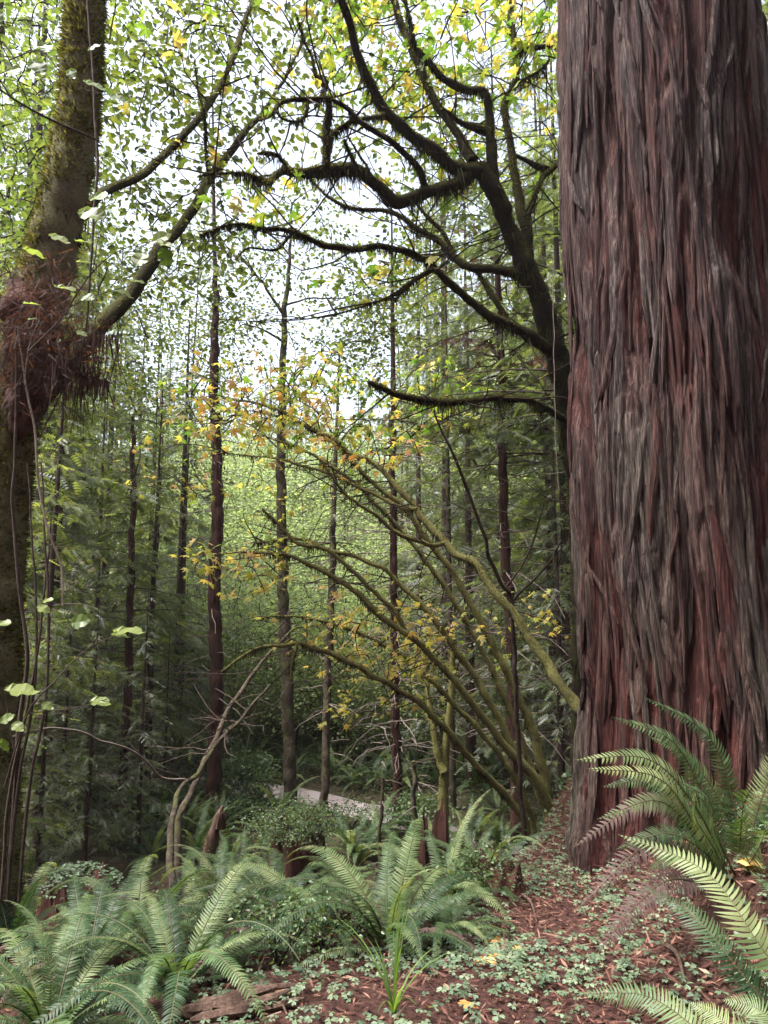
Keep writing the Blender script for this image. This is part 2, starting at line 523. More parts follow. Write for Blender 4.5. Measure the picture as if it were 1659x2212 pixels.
# grey-green algae low on the trunk and on its far shoulder
tc = N(nt, "ShaderNodeTexCoord"); sx = N(nt, "ShaderNodeSeparateXYZ"); nt.links.new(tc.outputs['Object'], sx.inputs[0])
h1 = N(nt, "ShaderNodeMapRange"); h1.inputs[1].default_value = 3.4; h1.inputs[2].default_value = .4; h1.inputs[3].default_value = 0; h1.inputs[4].default_value = .75
nt.links.new(sx.outputs['Z'], h1.inputs[0])
h2 = N(nt, "ShaderNodeMapRange"); h2.inputs[1].default_value = .0; h2.inputs[2].default_value = .6; h2.inputs[3].default_value = 0; h2.inputs[4].default_value = .55
nt.links.new(sx.outputs['X'], h2.inputs[0])
hm = N(nt, "ShaderNodeMath", operation='MAXIMUM'); nt.links.new(h1.outputs[0], hm.inputs[0]); nt.links.new(h2.outputs[0], hm.inputs[1])
hn = N(nt, "ShaderNodeMath", operation='MULTIPLY'); nt.links.new(hm.outputs[0], hn.inputs[0]); nt.links.new(fr.outputs['Color'], hn.inputs[1])
ho = ramp(nt, [(.35, (0, 0, 0)), (.62, (1, 1, 1))], n4.outputs['Fac'])
hp = N(nt, "ShaderNodeMath", operation='MULTIPLY'); nt.links.new(hn.outputs[0], hp.inputs[0]); nt.links.new(ho.outputs['Color'], hp.inputs[1])
alg = ramp(nt, [(.25, (.026, .022, .015)), (.75, (.150, .130, .092))], nf.outputs[0])
c2 = mix(nt, c1, alg.outputs['Color'], hp.outputs[0])
add = N(nt, "ShaderNodeMath", operation='MULTIPLY_ADD'); add.inputs[1].default_value = .45
nt.links.new(n2.outputs['Fac'], add.inputs[0]); nt.links.new(n1.outputs['Fac'], add.inputs[2])
finish(nt, out, c2, .88, .2, add.outputs[0], .05)
M['bark_giant'] = m

# ground
m, nt, out = mat_new('forest_floor')
v = mapped(nt, (1, 1, 1))
n1 = noise(nt, 40, v, 6, .75); n2 = noise(nt, 1.1, v, 4, .6); n3 = noise(nt, 9, v, 5, .7)
lit = ramp(nt, [(.3, (.016, .007, .006)), (.5, (.050, .022, .017)), (.72, (.12, .058, .043))], n1.outputs['Fac'])
soil = ramp(nt, [(.3, (.020, .016, .010)), (.6, (.060, .052, .028)), (.8, (.085, .09, .04))], n3.outputs['Fac'])
gx = N(nt, "ShaderNodeSeparateXYZ"); tc = N(nt, "ShaderNodeTexCoord"); nt.links.new(tc.outputs['Object'], gx.inputs[0])
gy = N(nt, "ShaderNodeMapRange"); gy.inputs[1].default_value = 7.5; gy.inputs[2].default_value = 10.5
nt.links.new(gx.outputs['Y'], gy.inputs[0])
ga = N(nt, "ShaderNodeMath", operation='MULTIPLY_ADD'); ga.inputs[1].default_value = .8; ga.inputs[2].default_value = -.4
nt.links.new(n2.outputs['Fac'], ga.inputs[0])
gb = N(nt, "ShaderNodeMath", operation='ADD', use_clamp=True); nt.links.new(ga.outputs[0], gb.inputs[0]); nt.links.new(gy.outputs[0], gb.inputs[1])
finish(nt, out, mix(nt, lit.outputs['Color'], soil.outputs['Color'], gb.outputs[0]), .95, .15, n1.outputs['Fac'], .03)
M['ground'] = m
m, nt, out = mat_new('gravel_path')
v = mapped(nt, (1, 1, 1))
n1 = noise(nt, 60, v, 5, .8); n2 = noise(nt, 3, v, 3, .6)
g = ramp(nt, [(.3, (.24, .19, .195)), (.5, (.34, .285, .29)), (.72, (.44, .38, .385))], n1.outputs['Fac'])
col = mix(nt, g.outputs['Color'], (.17, .115, .09), ramp(nt, [(.5, (0, 0, 0)), (.75, (.8, .8, .8))], n2.outputs['Fac']).outputs['Color'])
finish(nt, out, col, .95, .15, n1.outputs['Fac'], .02)
M['path'] = m

# ------------------------------------------------------------------ the ground
def warp_axis(lo, hi, c, n, k):
    a = math.asinh((lo - c) / k); b = math.asinh((hi - c) / k)
    return c + k * np.sinh(np.linspace(a, b, n))
gxs = warp_axis(-75, 75, .6, 230, 1.6)
gys = warp_axis(-28, 130, 4.2, 260, 2.2)
X, Y = np.meshgrid(gxs, gys, indexing='ij')
Z = terrain(X, Y)
near = np.exp(-((X - .8) ** 2 + (Y - 4) ** 2) / 18)
Z = Z + near * (.035 * (vn(X * 14, Y * 14, 8) - .5) + .02 * (vn(X * 31, Y * 31, 9) - .5))
nx, ny = X.shape
I = np.arange(nx - 1)[:, None] * ny + np.arange(ny - 1)[None]
mb = MB().add(np.stack([X, Y, Z], -1).reshape(-1, 3), np.stack([I, I + ny, I + ny + 1, I + 1], -1).reshape(-1, 4))
o = mb.obj('ground', M['ground'], smooth=True)
tag(o, 'forest floor of reddish needle litter dropping to a shaded hollow', None, kind='structure')

PATH = np.array([(9, 9.6), (6, 10.0), (3.2, 10.6), (1.6, 11.2), (.75, 11.75), (-.2, 12.55), (-1.2, 13.35), (-2.3, 14.0), (-3.6, 14.4), (-6, 15.2), (-10, 17)])
pc = smooth_path(np.column_stack([PATH, np.zeros(len(PATH))]), 120)[:, :2]
pt = unit(np.gradient(pc, axis=0)); pn = np.column_stack([-pt[:, 1], pt[:, 0]])
s = np.linspace(0, 1, 9) - .5
wv = .92 + .2 * (vn(np.arange(120) * .35, np.zeros(120), 4) - .5)
PX = pc[:, 0:1] + pn[:, 0:1] * s * wv[:, None]; PY = pc[:, 1:2] + pn[:, 1:2] * s * wv[:, None]
edge = np.abs(s) * 2
PZ = terrain(PX, PY) + .035 - .06 * edge ** 6 + .012 * (vn(PX * 7, PY * 7, 10) - .5)
I = np.arange(119)[:, None] * 9 + np.arange(8)[None]
o = MB().add(np.stack([PX, PY, PZ], -1).reshape(-1, 3), np.stack([I, I + 9, I + 10, I + 1], -1).reshape(-1, 4)).obj('path', M['path'], smooth=True)
tag(o, 'pale gravel footpath curving between the tree trunks', None, kind='structure')
def path_dist(x, y):
    return np.min(np.hypot(pc[:, 0] - x, pc[:, 1] - y))

# ------------------------------------------------------------------ where a thing stands, in words
ZONES = [(100, 'behind the leaning mossy trunk'), (240, 'between the leaning trunk and the slender conifer'), (330, 'behind the slender young conifer'), (440, 'between the slender conifer and tall red trunk'), (500, 'behind the tall red trunk'),
         (590, 'between the tall red trunk and the alder'), (680, 'behind the grey alder'), (780, 'behind the slim trunk by the path'), (900, 'behind the central brown trunk'), (1060, 'behind the leaning mossy stems'), (1140, 'behind the red trunk beside the giant'), (9999, 'close beside the giant trunk')]
KC = ('bushy green conifer', 'grey-green feathery conifer', 'tall dark conifer', 'tall grey-green conifer')
KB = ('bushy green-leaved tree', 'pale lime-leaved tree', 'low lime-leaved thicket', 'tall thin high-crowned tree')
def where(dx, Y):
    z = next(t for q, t in ZONES if dx < q)
    d = 'near ' if Y < 12.5 else 'middle-distance ' if Y < 18 else 'farther ' if Y < 27 else 'distant ' if Y < 45 else 'hillside '
    return d, z

# ------------------------------------------------------------------ giant redwood
GX, GY, GR = 2.16, 5.12, .605
groot = thing('giant_redwood', 'massive redwood trunk with shaggy red-brown bark filling the side of the view', 'tree', (GX, GY, tz(GX, GY)))
GZ0, GZ1 = -1.0, 9.0
def giant_radius(th, z):
    """radius of the trunk at angle th (0 = +x) and height z, with its bark relief"""
    u = th * GR
    base = GR * (1 - .010 * (z - 2))
    right = np.clip(np.cos(th + .55), 0, 1) ** 1.5
    base = base + right * .34 * np.exp(-np.clip(z - .35, 0, 9) / .55) + .10 * np.exp(-np.clip(z + .1, 0, 9) / .35)
    big = vn(u * 2.4 + .15 * z, z * .22, 20)
    uw = u + .13 * (vn(u * 2.0, z * .55, 21) - .5) + .055 * (vn(u * 6, z * 1.5, 22) - .5) + .04 * z * (vn(u * .8, z * .1, 29) - .5)
    g1 = sstep(.02, .26, np.abs(2 * vn(uw * 4.6, z * .42, 23) - 1))
    g2 = sstep(.0, .30, np.abs(2 * vn(uw * 11.5, z * .85, 24) - 1))
    g3 = sstep(.0, .45, np.abs(2 * vn(uw * 27, z * 1.7, 25) - 1))
    r4 = vn(uw * 75, z * 8, 28)
    plate = np.floor(4 * vn(uw * 6.5 + 3, z * 1.1 + .8 * vn(uw * 14, z * 2, 33), 27)) / 3.0
    ends = sstep(.30, .42, vn(uw * 12 + 9, z * 3.2, 34))
    rid = .080 * g1 + .036 * g2 + .020 * g3 + .013 * r4 + .030 * plate + .012 * ends
    gap = sstep(.60, .70, vn(u * 3.1, z * .28, 26))
    return base + .12 * (big - .5) + rid * (1 - .2 * gap) - .03 * gap, np.clip(.22 * g1 + .2 * g2 + .12 * g3 + .45 * plate + .12 * r4 - .45 * gap, 0, 1)
front = math.atan2(-GY, -GX)          # the side turned to the camera
half = np.linspace(-1, 1, 470)
th = front + np.concatenate([half * 1.75, 1.75 + np.linspace(0, 1, 40)[1:] * (2 * math.pi - 3.5)])
zs = np.concatenate([np.linspace(GZ0, 7.2, 430), np.linspace(7.2, GZ1, 20)[1:]])
TH, ZZ = np.meshgrid(th, zs, indexing='ij')
RR, RID = giant_radius(TH, ZZ)
V = np.stack([RR * np.cos(TH), RR * np.sin(TH), ZZ - groot.location.z], -1)
nx, ny = TH.shape
I = np.arange(nx - 1)[:, None] * ny + np.arange(ny - 1)[None]
gt = MB().add(V.reshape(-1, 3), np.stack([I, I + ny, I + ny + 1, I + 1], -1).reshape(-1, 4), RID.ravel()).obj('trunk', M['bark_giant'], smooth=True)
gt.parent = groot
rng = rng_(5)
def bark_strip(th0, z1, L, w, slant, lift, thick, seed):
    """one peeling ribbon of bark, fixed at its top and standing off the trunk lower down"""
    n = 8
    t = np.linspace(0, 1, n)
    z = z1 - L * t
    thc = th0 + (slant * t + .05 * (vn(t * 2.5, np.full(n, seed * .37), 30) - .5)) / GR
    wd = w * np.interp(t, [0, .12, .5, .85, 1], [.25, .8, 1, .75, .15]) * (1 + .3 * (vn(t * 5, np.full(n, seed * .71), 31) - .5))
    base, _ = giant_radius(thc, z)
    base = np.convolve(np.pad(base, 2, mode='edge'), np.ones(5) / 5, 'valid')
    off = base + .006 + lift * np.clip(t - .25, 0, 1) ** 1.5
    Vv = []
    for k, (a, b) in enumerate(((-.5, 0), (-.22, thick), (.2, thick * .85), (.5, 0), (0, -thick * 1.2))):
        tt = thc + a * wd / GR
        rr = off + b * np.interp(t, [0, .1, .9, 1], [.3, 1, 1, .3])
        Vv.append(np.stack([rr * np.cos(tt), rr * np.sin(tt), z - groot.location.z], -1))
    Vv = np.stack(Vv, 1)
    mbs = MB()
    I = np.arange(n - 1)[:, None] * 5; J = np.arange(5)[None]
    F = np.stack([I + J, I + (J + 1) % 5, I + 5 + (J + 1) % 5, I + 5 + J], -1).reshape(-1, 4)
    mbs.add(Vv.reshape(-1, 3), F, np.full(n * 5, .55 + .45 * ((seed * .618) % 1)))
    o = mbs.obj('bark_strip', M['bark_giant'], smooth=False)
    o.parent = gt
for i in range(190):
    a = front + rng.uniform(-1.35, 1.35)
    z1 = rng.uniform(.2, 7.2)
    L = rng.uniform(.35, 1.7) * (1.15 if z1 > 2 else .8)
    bark_strip(a, z1, L, rng.uniform(.018, .065), rng.normal(0, .08), rng.uniform(.0, .05), rng.uniform(.010, .024), i + 1)

# ------------------------------------------------------------------ generic foliage on a skeleton
def nearest_on(skel, p):
    d = np.linalg.norm(skel - p, axis=1)
    k = int(np.argmin(d))
    return skel[k]

def twig_to(mb, a, b, r0, r1, rng, sag=.06, n=6, sides=3):
    t = np.linspace(0, 1, n)[:, None]
    L = np.linalg.norm(b - a)
    P = a * (1 - t) + b * t
    bow = rng.normal(size=3) * .07 * L + np.array((0, 0, sag * L))
    P = P + bow * np.sin(t * math.pi) + rng.normal(size=(n, 3)) * .012 * L * (t * (1 - t) * 4)
    tube(mb, P, np.linspace(r0, r1, n), sides, cap=False)
    return P

def clusters_in_view(rng, n, x0, x1, y0, y1, Y0, Y1):
    """cluster centres filling a wedge of the place between two distances"""
    return np.array([W(rng.uniform(x0, x1), rng.uniform(y0, y1), rng.uniform(Y0, Y1)) for _ in range(n)])

def leafy(tw, lf, skel, cent, rng, per, spread, size, template, tint, flat=.55, down=.25, twr=.006, chain=True, sizevar=.45):
    """twigs from the skeleton to each cluster and leaves about each cluster"""
    nodes = [skel]
    order = np.argsort([np.min(np.linalg.norm(skel - c, axis=1)) for c in cent]) if chain else range(len(cent))
    pool = skel
    for k in order:
        c = cent[k]
        a = nearest_on(pool, c)
        L = np.linalg.norm(c - a)
        P = twig_to(tw, a, c, min(twr * (1 + L * .6), .02), twr * .45, rng)
        if chain: pool = np.vstack([pool, P[2:]])
        m = max(2, int(rng.poisson(per)))
        t = rng.uniform(.35, 1, m)
        along = P[np.clip((t * 5).astype(int), 0, 5)]
        pos = along * .35 + c * .65 + rng.normal(size=(m, 3)) * spread * np.array((1, 1, .55))
        Xd = unit(pos - c + rng.normal(size=(m, 3)) * spread * .6 + np.array((0, 0, -down * spread)))
        Xd[:, 2] = Xd[:, 2] * flat - down * .5
        Zn = np.column_stack([rng.normal(size=(m, 2)) * .85, np.ones(m)])
        s = size * (1 + sizevar * rng.uniform(-1, 1, m))
        lo, hi = tint
        scatter(lf, *template, pos, Xd, Zn, s, rng.uniform(lo, hi, m))

def moss_fringe(mb, P, r, rng, per_m, ln, up=.35, wd=.008, fuzz=.018):
    """hanging strands under a limb and short tufts all round it"""
    L = np.linalg.norm(np.diff(P, axis=0), axis=1).sum()
    n = int(per_m * L)
    if n < 1: return
    k = rng.integers(0, len(P) - 1, n); u = rng.random(n)[:, None]
    c = P[k] * (1 - u) + P[k + 1] * u
    T = unit(P[k + 1] - P[k])
    d = rng.normal(size=(n, 3)); d[:, 2] -= .9 * (rng.random(n) > up)
    d = unit(d - T * (d * T).sum(1, keepdims=True))
    rr = r[k][:, None]
    a = c + d * rr * .85
    below = d[:, 2] < -.1
    clump = vn(np.arange(len(P)) * .45, np.full(len(P), rng.random() * 50), 12)[k]
    hl = np.where(below, ln * rng.gamma(1.6, .55, n) * (.10 + 2.7 * np.clip(clump - .40, 0, 1)), .6 * fuzz + fuzz * rng.random(n))
    Xd = np.where(below[:, None], unit(d * .25 + np.array((0, 0, -1)) + rng.normal(size=(n, 3)) * .15), unit(d + rng.normal(size=(n, 3)) * .4))
    tpl = (np.array([(0, -.5, 0), (.55, -.28, .0), (1, 0, 0), (.5, .3, 0), (0, .5, 0)]), np.array([(0, 1, 3), (0, 3, 4), (1, 2, 3)]))
    Zn = rand_dir(rng, n)
    ww = wd * rng.uniform(.6, 1.5, n)
    scatter(mb, *tpl, a, Xd, Zn, np.column_stack([hl, ww, ww]), np.where(below, rng.uniform(0, .55, n), rng.uniform(.3, 1, n)))

def build_limbs(root, specs, mat, rng, lump=.22, sides=9, moss=None, jit=.015, name='limb'):
    """each spec = list of (dx, dy, Y, w); returns the skeleton points"""
    sk = []
    for i, sp in enumerate(specs):
        P, r = px_path(sp, jit=jit, seed=i + 1)
        mbl = MB()
        tube(mbl, P, r, sides, lump, .07, i + 1)
        mbl.obj('trunk' if (i == 0 and name == 'limb') else name, mat, root, smooth=True)
        sk.append(P)
        if moss is not None:
            mo, per, ln = moss
            moss_fringe(mo, P, r, rng, per * (0.4 + r.mean() * 30), ln)
    return sk

def ramp_depth(pts, d0, d1):
    """give a run of (x, y, w) triples distances from d0 to d1"""
    n = len(pts)
    return [(x, y, d0 + (d1 - d0) * i / max(1, n - 1), w) for i, (x, y, w) in enumerate(pts)]

# ------------------------------------------------------------------ mossy maple behind the giant
rng = rng_(11)
base = W(1262, 1700, 6.7)
mroot = thing('mossy_maple', 'dark moss-hung maple with crooked limbs reaching out beside the giant redwood', 'tree', (base[0], base[1], tz(base[0], base[1])))
tg = [(1262, 1780, 6.8, 50), (1258, 1300, 6.5, 47), (1246, 1050, 6.3, 46), (1228, 900, 6.2, 46), (1202, 777, 6.1, 50), (1172, 650, 6.0, 47), (1137, 575, 5.95, 42),
      (1112, 510, 5.9, 40), (1082, 450, 5.85, 40), (1057, 400, 5.8, 40), (1032, 360, 5.75, 36)]
limbs = [tg,
 ramp_depth([(1040, 372, 34), (982, 360, 30), (932, 320, 28), (872, 280, 24), (832, 240, 24), (802, 190, 22), (777, 130, 20), (762, 80, 18), (747, 30, 18), (730, -25, 16), (700, -110, 12)], 5.76, 4.9),
 ramp_depth([(1022, 350, 26), (992, 295, 20), (957, 245, 18), (927, 190, 18), (907, 145, 17), (887, 105, 16), (867, 55, 16), (852, 0, 15), (835, -70, 12)], 5.74, 6.2),
 ramp_depth([(1030, 365, 32), (972, 400, 28), (922, 415, 27), (852, 435, 31), (822, 405, 27), (782, 375, 27), (732, 365, 31), (692, 370, 27), (632, 370, 21), (597, 375, 17), (577, 390, 14), (557, 385, 10), (517, 372, 6), (432, 377, 3)], 5.75, 4.5),
 ramp_depth([(707, 365, 20), (704, 305, 20), (712, 260, 18), (712, 220, 15), (695, 212, 12), (702, 175, 10), (677, 160, 8), (672, 120, 6), (657, 90, 5), (640, 30, 4)], 4.95, 4.8),
 ramp_depth([(922, 410, 16), (902, 365, 15), (872, 330, 14), (832, 300, 13), (787, 270, 12), (757, 240, 11), (722, 220, 9), (705, 214, 8)], 5.55, 4.85),
 ramp_depth([(702, 215, 12), (667, 220, 13), (632, 220, 10), (602, 230, 9), (582, 255, 5), (560, 262, 3)], 4.85, 4.7),
 ramp_depth([(667, 222, 9), (662, 245, 8), (642, 262, 7), (607, 255, 5), (595, 240, 4)], 4.82, 4.75),
 ramp_depth([(832, 245, 11), (817, 250, 10), (772, 258, 9), (727, 282, 8), (714, 300, 6)], 5.3, 4.95),
 ramp_depth([(782, 375, 10), (762, 340, 9), (742, 300, 5)], 5.1, 5.0),
 ramp_depth([(802, 385, 7), (797, 360, 6), (767, 320, 4), (750, 296, 3)], 5.2, 5.1),
 ramp_depth([(625, 368, 7), (617, 352, 7), (602, 335, 8), (567, 330, 12), (552, 332, 4)], 4.75, 4.7),
 ramp_depth([(1066, 420, 30), (1064, 350, 26), (1062, 300, 23), (1054, 250, 19), (1047, 198, 17), (1007, 195, 18), (962, 175, 16), (932, 140, 14), (897, 100, 12), (885, 50, 9), (877, 0, 7)], 5.82, 5.5),
 ramp_depth([(1058, 290, 16), (1047, 285, 20), (1007, 270, 13), (977, 250, 9), (950, 240, 5)], 5.78, 5.6),
 ramp_depth([(1140, 570, 26), (1134, 500, 24), (1122, 440, 21), (1112, 380, 19), (1102, 320, 17), (1092, 260, 15), (1094, 215, 14), (1117, 165, 13), (1112, 100, 12), (1102, 30, 11), (1095, -40, 9)], 5.95, 6.3),
 ramp_depth([(1134, 500, 14), (1142, 450, 13), (1167, 400, 12), (1187, 370, 12), (1222, 340, 11)], 5.95, 6.2),
 ramp_depth([(1108, 335, 8), (1122, 340, 9), (1162, 360, 15), (1195, 366, 10)], 6.1, 6.15),
 ramp_depth([(1112, 125, 8), (1125, 112, 11), (1147, 105, 12), (1180, 98, 9), (1215, 100, 7)], 6.25, 6.2),
 ramp_depth([(1110, 190, 8), (1122, 180, 7), (1167, 155, 7), (1187, 130, 5)], 6.2, 6.1),
 ramp_depth([(1132, 598, 22), (1067, 580, 20), (1017, 575, 18), (982, 555, 16), (942, 520, 14), (897, 490, 12), (852, 460, 10), (817, 455, 9), (752, 445, 8), (712, 430, 6), (682, 400, 5), (647, 365, 3)], 5.95, 6.6),
 ramp_depth([(1180, 752, 30), (1132, 720, 25), (1097, 705, 22), (1042, 670, 20), (1002, 640, 18), (962, 605, 16), (927, 570, 14), (882, 545, 13), (847, 535, 13), (782, 535, 15), (717, 535, 14), (672, 515, 12), (632, 500, 10), (572, 495, 8), (532, 485, 6), (482, 490, 4), (432, 505, 3)], 6.05, 4.6),
 ramp_depth([(632, 508, 6), (582, 540, 5), (532, 540, 4), (507, 560, 3)], 4.95, 4.8),
 ramp_depth([(945, 585, 8), (937, 580, 9), (902, 600, 9), (870, 626, 14), (845, 640, 4), (817, 650, 4), (717, 685, 2)], 5.5, 5.3),
 ramp_depth([(1104, 712, 14), (1082, 670, 13), (1057, 625, 12), (1037, 600, 8), (1020, 580, 6)], 5.95, 6.1),
 ramp_depth([(982, 556, 10), (957, 500, 9), (922, 465, 7), (900, 440, 4)], 6.2, 6.3),
 ramp_depth([(1232, 930, 14), (1222, 908, 15), (1180, 880, 15), (1120, 862, 16), (1060, 860, 15), (1000, 868, 15), (930, 868, 15), (870, 855, 15), (830, 838, 13), (795, 825, 9)], 6.2, 5.0),
]
moss = MB(); tw = MB(); lf = MB()
sk = build_limbs(mroot, limbs, M['bark_maple'], rng, .34, 10, (moss, 950, .06), .035)
for (x, y, Y, n, ln) in ((582, 400, 4.62, 90, .14), (567, 332, 4.7, 60, .05), (870, 628, 5.35, 60, .06), (690, 215, 4.85, 70, .07), (1045, 292, 5.75, 60, .07), (642, 382, 4.75, 60, .08), (1162, 366, 6.1, 50, .07), (937, 830, 5.4, 90, .09), (1045, 850, 5.7, 50, .06)):
    c = W(x, y, Y); P = np.array([c - (.05, 0, 0), c + (.05, 0, 0)])
    moss_fringe(moss, P, np.array([.035, .035]), rng, n * 10, ln)
moss.obj('moss', M['moss'], mroot)
skel = np.vstack(sk)
cent = np.vstack([clusters_in_view(rng, 150, 690, 1215, -60, 190, 5.4, 7.6), clusters_in_view(rng, 50, 820, 1215, 170, 420, 6.2, 7.6), clusters_in_view(rng, 8, 540, 620, 380, 470, 4.8, 5.2), clusters_in_view(rng, 12, 700, 900, 560, 640, 5.4, 6.4)])
leafy(tw, lf, skel, cent, rng, 6, .13, .115, MAPLE, (.05, .72), twr=.0075)
# bare crooked twigs off the limbs
for i in range(150):
    a = skel[rng.integers(len(skel))]
    d = rng.normal(size=3) * np.array((.5, .4, .35)) + np.array((-.15, 0, .05))
    twig_to(tw, a, a + d, .009, .003, rng, -.05)
tw.obj('twigs', M['twig'], mroot); lf.obj('crown', M['leaf_maple'], mroot)

# ------------------------------------------------------------------ leaning moss-covered tree
rng = rng_(13)
bx = W(-22, 1700, 4.3)
lroot = thing('mossy_alder', 'leaning moss-coated trunk with a forked limb and hanging dead debris', 'tree', (bx[0], bx[1], tz(bx[0], bx[1])))
lim = [
 [(-24, 2060, 4.4, 129), (-20, 1700, 4.35, 107), (-10, 1400, 4.3, 98), (5, 1150, 4.3, 96), (25, 950, 4.3, 96), (55, 800, 4.3, 101), (90, 640, 4.28, 109), (116, 530, 4.25, 104), (140, 420, 4.2, 96), (158, 320, 4.2, 91), (170, 230, 4.2, 87), (178, 110, 4.2, 85), (186, 0, 4.2, 79), (198, -160, 4.3, 72), (210, -400, 4.5, 60)],
 ramp_depth([(35, 930, 50), (75, 885, 44), (127, 815, 40), (187, 741, 37), (234, 682, 34), (293, 624, 31), (340, 545, 28), (370, 510, 24), (420, 450, 21), (450, 390, 20), (490, 340, 17), (530, 285, 15), (562, 250, 11), (600, 195, 7), (640, 120, 5), (668, 60, 3)], 4.35, 6.6),
 ramp_depth([(165, 470, 26), (205, 432, 22), (240, 408, 20), (300, 380, 19), (350, 340, 17), (390, 300, 16), (440, 240, 15), (475, 185, 13), (505, 120, 12), (525, 60, 11), (545, 0, 10), (562, -60, 8)], 4.3, 6.4),
 ramp_depth([(440, 238, 8), (445, 280, 7), (446, 330, 7), (452, 390, 6)], 5.4, 5.5),
 ramp_depth([(440, 238, 6), (430, 200, 5), (424, 160, 5), (422, 130, 3)], 5.4, 5.5),
]
moss = MB(); tw = MB(); lf = MB()
sk = []
for i, sp in enumerate(lim):
    P, r = px_path(sp, jit=.02, seed=30 + i)
    mbl = MB(); tube(mbl, P, r, 40 if i == 0 else 12, .20 if i == 0 else .18, .055 if i == 0 else .09, i + 3)
    mbl.obj('trunk' if i == 0 else 'limb', M['bark_moss_tree'] if i == 0 else M['bark_maple'], lroot, smooth=True)
    sk.append(P)
    moss_fringe(moss, P, r, rng, (4600 if i == 0 else 500), .03, up=.8, wd=.014 if i == 0 else .009, fuzz=.045 if i == 0 else .018)
moss.obj('moss', M['moss'], lroot)
skel = np.vstack([sk[1], sk[2]])
cent = np.vstack([clusters_in_view(rng, 120, 240, 740, -60, 300, 5.4, 8.5), clusters_in_view(rng, 44, 230, 520, 330, 640, 5.4, 7.5)])
leafy(tw, lf, skel, cent, rng, 24, .19, .070, OVATE, (.05, .9), twr=.0075)
cent = clusters_in_view(rng, 22, 250, 760, -40, 330, 5.0, 6.4)
ml = MB()
leafy(tw, ml, skel, cent, rng, 2, .10, .13, MAPLE, (.15, .8), twr=.0075)
tw.obj('twigs', M['twig'], lroot); lf.obj('crown', M['leaf_green'], lroot); ml.obj('maple_leaves', M['leaf_maple'], lroot)

# dead debris caught in the fork: a ragged lump of rootlets, dry sprays and moss
rng = rng_(17)
deb = thing('debris_clump', 'dark ragged clump of dead sprays and rootlets lodged in the leaning trunk fork', 'debris', W(80, 760, 4.15))
core = MB(); P = np.array([W(40, 610, 4.16), W(62, 700, 4.12), W(78, 790, 4.1), W(60, 870, 4.14), W(38, 940, 4.2)])
tube(core, smooth_path(P, 30), np.interp(np.linspace(0, 1, 30), [0, .2, .5, .8, 1], [.05, .13, .14, .11, .05]), 26, .5, .05, 4)
core.obj('root_mat', M['stump'], deb, smooth=True)
dl = MB(); mo = MB()
n = 4200
pos = np.array([W(np.clip(rng.normal(74, 58), -60, 200), rng.normal(715, 80), 4.06 + rng.normal(0, .14)) for _ in range(n)])
Xd = rng.normal(size=(n, 3)) * np.array((.7, .5, .7)) + np.array((0, -.2, -.7))
scatter(dl, *SPRAY_NEAR, pos, Xd, rand_dir(rng, n), np.column_stack([rng.uniform(.05, .12, n)] * 3) * np.array((1, .5, .5)), rng.uniform(0, 1, n) ** 2.6)
dl.obj('dead_sprays', M['needle_dead'], deb)
for i in range(60):
    c = W(rng.uniform(0, 205), rng.uniform(680, 830), 4.1 + rng.normal(0, .1))
    moss_fringe(mo, np.array([c, c + (.12, .02, .02)]), np.array([.03, .03]), rng, 500, .15)
mo.obj('hanging_rootlets', M['needle_dead'], deb)

# vines and shoots rising beside the leaning trunk
def vine(label, pts, mat, name='vine_stem', group=None):
    P, r = px_path(pts, jit=.01, seed=len(pts))
    root = thing(name, label, 'vine', P[-1] if P[-1][2] < P[0][2] else P[0], group)
    mbv = MB(); tube(mbv, P, r, 5)
    mbv.obj('stem', mat, root, smooth=True)
    return root, P
vine('pale bare vine stem hanging in front of the leaning trunk', [(37, 700, 3.95, 3.5), (47, 765, 3.93, 4), (52, 818, 3.92, 4.5), (63, 870, 3.92, 5), (73, 917, 3.92, 5), (81, 999, 3.93, 5), (85, 1050, 3.95, 5), (105, 1150, 3.97, 5), (130, 1220, 4.0, 5), (135, 1310, 4.0, 3)], M['stem_pale'])
vine('thin pale vine joining the first below the debris clump', [(83, 694, 3.95, 2.5), (62, 745, 3.93, 3.5), (56, 790, 3.92, 3.5), (53, 815, 3.92, 3.5)], M['stem_pale'])
vine('dark reddish shoot rising straight up past the debris clump', [(36, 700, 3.9, 5), (35, 900, 3.9, 6), (28, 1100, 3.92, 7), (45, 1300, 3.95, 8), (60, 1430, 3.96, 9), (40, 1600, 4.0, 10), (20, 1900, 4.05, 10)], M['twig'])
vine('dark cable-like creeper running down the leaning mossy trunk', [(188, -20, 3.98, 6), (195, 80, 3.98, 6), (200, 125, 3.98, 6), (205, 250, 3.97, 6.5), (211, 350, 3.96, 7), (205, 430, 3.95, 6), (196, 560, 3.93, 6), (188, 690, 3.95, 5), (170, 800, 4.0, 4)], M['twig'])
vine('slanting dark stem crossing the leaning mossy trunk', [(-20, 180, 3.6, 4), (55, 230, 3.7, 5), (125, 265, 3.8, 6), (170, 285, 3.86, 6), (207, 302, 3.93, 5)], M['twig'])
for i, (a, b) in enumerate((((90, 1000), (100, 1500)), ((60, 1000), (75, 1480)), ((112, 1120), (60, 1520)))):
    vine(('slim brown shoot on the outer side of the leaning trunk base', 'slim brown shoot close against the leaning trunk base', 'slim brown shoot slanting up beside the leaning trunk base')[i],
         [(a[0], a[1], 4.0, 3), ((a[0] + b[0]) / 2 + 6, (a[1] + b[1]) / 2, 3.95, 5), (b[0], b[1], 3.95, 6), (b[0] - 40, 1720, 4.0, 7), (b[0] - 60, 1950, 4.05, 7)], M['twig'])
